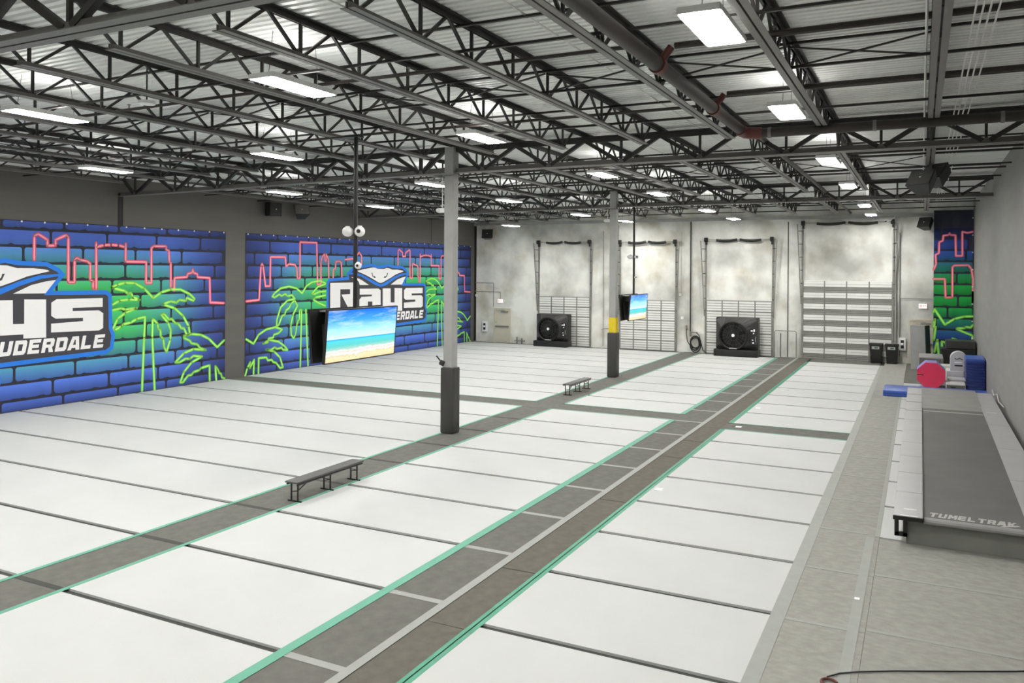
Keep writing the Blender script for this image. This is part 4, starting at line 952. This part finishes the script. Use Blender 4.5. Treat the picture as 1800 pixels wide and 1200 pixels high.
link('bed_arrow', polys([[(1.05,13.77),(1.28,13.90),(1.32,13.86),(1.09,13.73)]], lambda u, v: (u-.75, v-21, .4468)), M['print'], t)
# ------------------------------------------------------------------ blue landing mat and padded shapes behind the track
t = thing('landing_mat', 'flat blue landing mat crossing behind the tumble track', 'mat', (.4, 30.2, 0))
part('mat_body', MB().box(-1.11, 29.78, .0, 1.98, 31.25, .2), M['blue'], t, bev=.03, smooth=True)
part('seam', MB().box(-1.115, 29.77, .095, 1.985, 31.255, .105), M['navy'], t)
def octagon(loc, r, D):
    t = thing('octagon_tumbler', 'coral red octagon tumbler with lilac sides lying at the far end', 'gym shape', loc)
    pts = [(r*math.cos(R(22.5+45*k)), r*math.sin(R(22.5+45*k))) for k in range(8)]
    part('side_wrap', MB().prism(pts, lambda x, z: (x, .03, z+r*.924), lambda x, z: (x, D, z+r*.924)), M['purple'], t, world=False, bev=.02)
    part('end_face', MB().prism(pts, lambda x, z: (x, 0, z+r*.924), lambda x, z: (x, .03, z+r*.924)), M['pink'], t, world=False, bev=.01)
    part('handle_slot', MB().box(-r*.93, -.008, r*.9, -r*.5, .004, r*.96), M['blacks'], t, world=False)
octagon((.34, 32.6, 0), .485, .95)
def cube(name, x0, y0, z0, x1, y1, z1, m, label, side=None, bev=.03, group=None):
    t = thing(name, label, 'gym shape', ((x0+x1)/2, (y0+y1)/2, z0), 0, group)
    part('body', MB().box(x0, y0, z0, x1, y1, z1), M[m], t, bev=bev, smooth=True)
    if side: part('front_panel', MB().box(x0+.02, y0-.006, z0+.03, x1-.02, y0+.002, z1-.05), M[side], t)
    part('handle', MB().bar((x0+.15, y0-.012, (z0+z1)/2), (x0+.3, y0-.012, (z0+z1)/2), .02, .04), M['blacks'], t)
    return t
cube('foam_block', -.06, 36.0, 0, .80, 37.6, .78, 'greyv', 'grey foam block behind the red octagon', 'greyd')
cube('foam_block', .45, 35.1, 0, 1.1, 35.9, .56, 'greyp', 'pale low foam block right of the grey block')
cube('foam_block', .86, 33.9, .0, 1.42, 35.0, .50, 'greyp', 'white topped foam block below the arch shape')
cube('foam_block', .88, 33.1, 0, 1.48, 33.88, .30, 'greyp', 'upper grey step block right of the octagon', 'greyd')
cube('foam_block', .80, 32.2, 0, 1.40, 33.0, .25, 'greyp', 'lower grey step block right of the octagon', 'greyd')
t = thing('arch_trainer', 'pale rounded arch shape standing beside the blue mats', 'gym shape', (1.25, 34.0, .5))
w = .27; ar = [(-w,.0),(w,.0),(w,.48)]+[(w*math.cos(R(a)), .48+w*math.sin(R(a))) for a in range(15, 180, 15)]+[(-w,.48)]
ar = [(x, z*.95) for x, z in ar]
part('body', MB().prism(ar, lambda x, z: (1.25+x, 34.0, .5+z), lambda x, z: (1.25+x, 34.5, .5+z)), M['greyp'], t)
part('slot', MB().box(1.12, 33.985, .68, 1.38, 34.002, .73), M['black'], t)
part('logo_print', MB().bar((1.12,33.99,.97),(1.2,33.99,.93),.01,.03,(0,0,1)).bar((1.2,33.99,.93),(1.28,33.99,.98),.01,.03).bar((1.28,33.99,.98),(1.38,33.99,.92),.01,.03), M['logodark'], t)
part('label_strip', MB().box(1.12, 33.99, .80, 1.36, 34.002, .84), M['paper'], t)
for k in range(11):
    t = thing('folded_mat', 'blue folded panel mat, %s from the bottom of the stack by the right wall' % ORD[k], 'mat', (1.72, 33.2, .1*k), 0, 'stack of blue folded mats')
    j = random.uniform(-.015, .015)
    part('panel', MB().box(1.44+j, 32.7+j, .1*k+.002, 2.02+j*.5, 34.2, .1*k+.098), M['blue' if k == 10 else 'navy'], t, bev=.02, smooth=True)
    part('fold_seam', MB().box(1.445+j, 32.695+j, .1*k+.047, 2.015+j*.5, 32.705+j, .1*k+.055), M['blacks'], t)
t = thing('dark_cabinet', 'low dark case at the foot of the tall curtain banner', 'case', (1.4, 38.2, 0))
part('case_body', MB().box(.75, 37.9, 0, 2.0, 38.9, .98), M['blacks'], t, bev=.02)
part('case_lid', MB().box(.92, 37.88, 1.0, 2.0, 38.9, 1.32), M['pad'], t, bev=.03)
t = thing('leaning_panel', 'tall grey panel mat with black edge leaning at the right exit door', 'mat', (-.05, 38.6, 0))
mb = MB(); mb.v = [(-.36,38.35,0),(.22,38.6,0),(.40,39.0,0),(-.18,38.75,0),(-.42,39.6,1.80),(.15,39.8,1.78),(.33,40.2,1.78),(-.24,40.0,1.80)]
mb.f = [(0,3,2,1),(4,5,6,7),(0,1,5,4),(1,2,6,5),(2,3,7,6),(3,0,4,7)]
part('panel', mb, M['greyv'], t, bev=.01)
mb = MB(); mb.v = [(.222,38.59,0),(.24,38.58,0),(.42,38.99,0),(.402,39.0,0),(.152,39.79,1.78),(.17,39.78,1.78),(.35,40.19,1.78),(.332,40.2,1.78)]
mb.f = [(0,3,2,1),(4,5,6,7),(0,1,5,4),(1,2,6,5),(2,3,7,6),(3,0,4,7)]
part('black_edge', mb, M['black'], t)
solo('loose_rope', MB().tube([(1.99,29.2,.5),(1.98,28.4,.42),(2.0,27.5,.6),(1.97,26.6,.5),(2.0,25.4,.52)], .015, 6), M['conduit'], 'pale rope lying between the tumble track and the right wall', 'rope', (1.99,27.5,.4), smooth=True)

t = thing('dome_camera', 'small white camera at the top of the pale pipe by the biggest dock door', 'camera', (-1.25, 40.6, 6.45))
part('body', MB().bar((-1.2,40.62,6.48),(-1.42,40.45,6.42),.09,.09).bar((-1.2,40.62,6.48),(-1.08,40.75,6.62),.04,.04), M['white'], t)
part('lens', MB().cyl((-1.42,40.45,6.42),(-1.45,40.43,6.41),.03,10), M['black'], t)
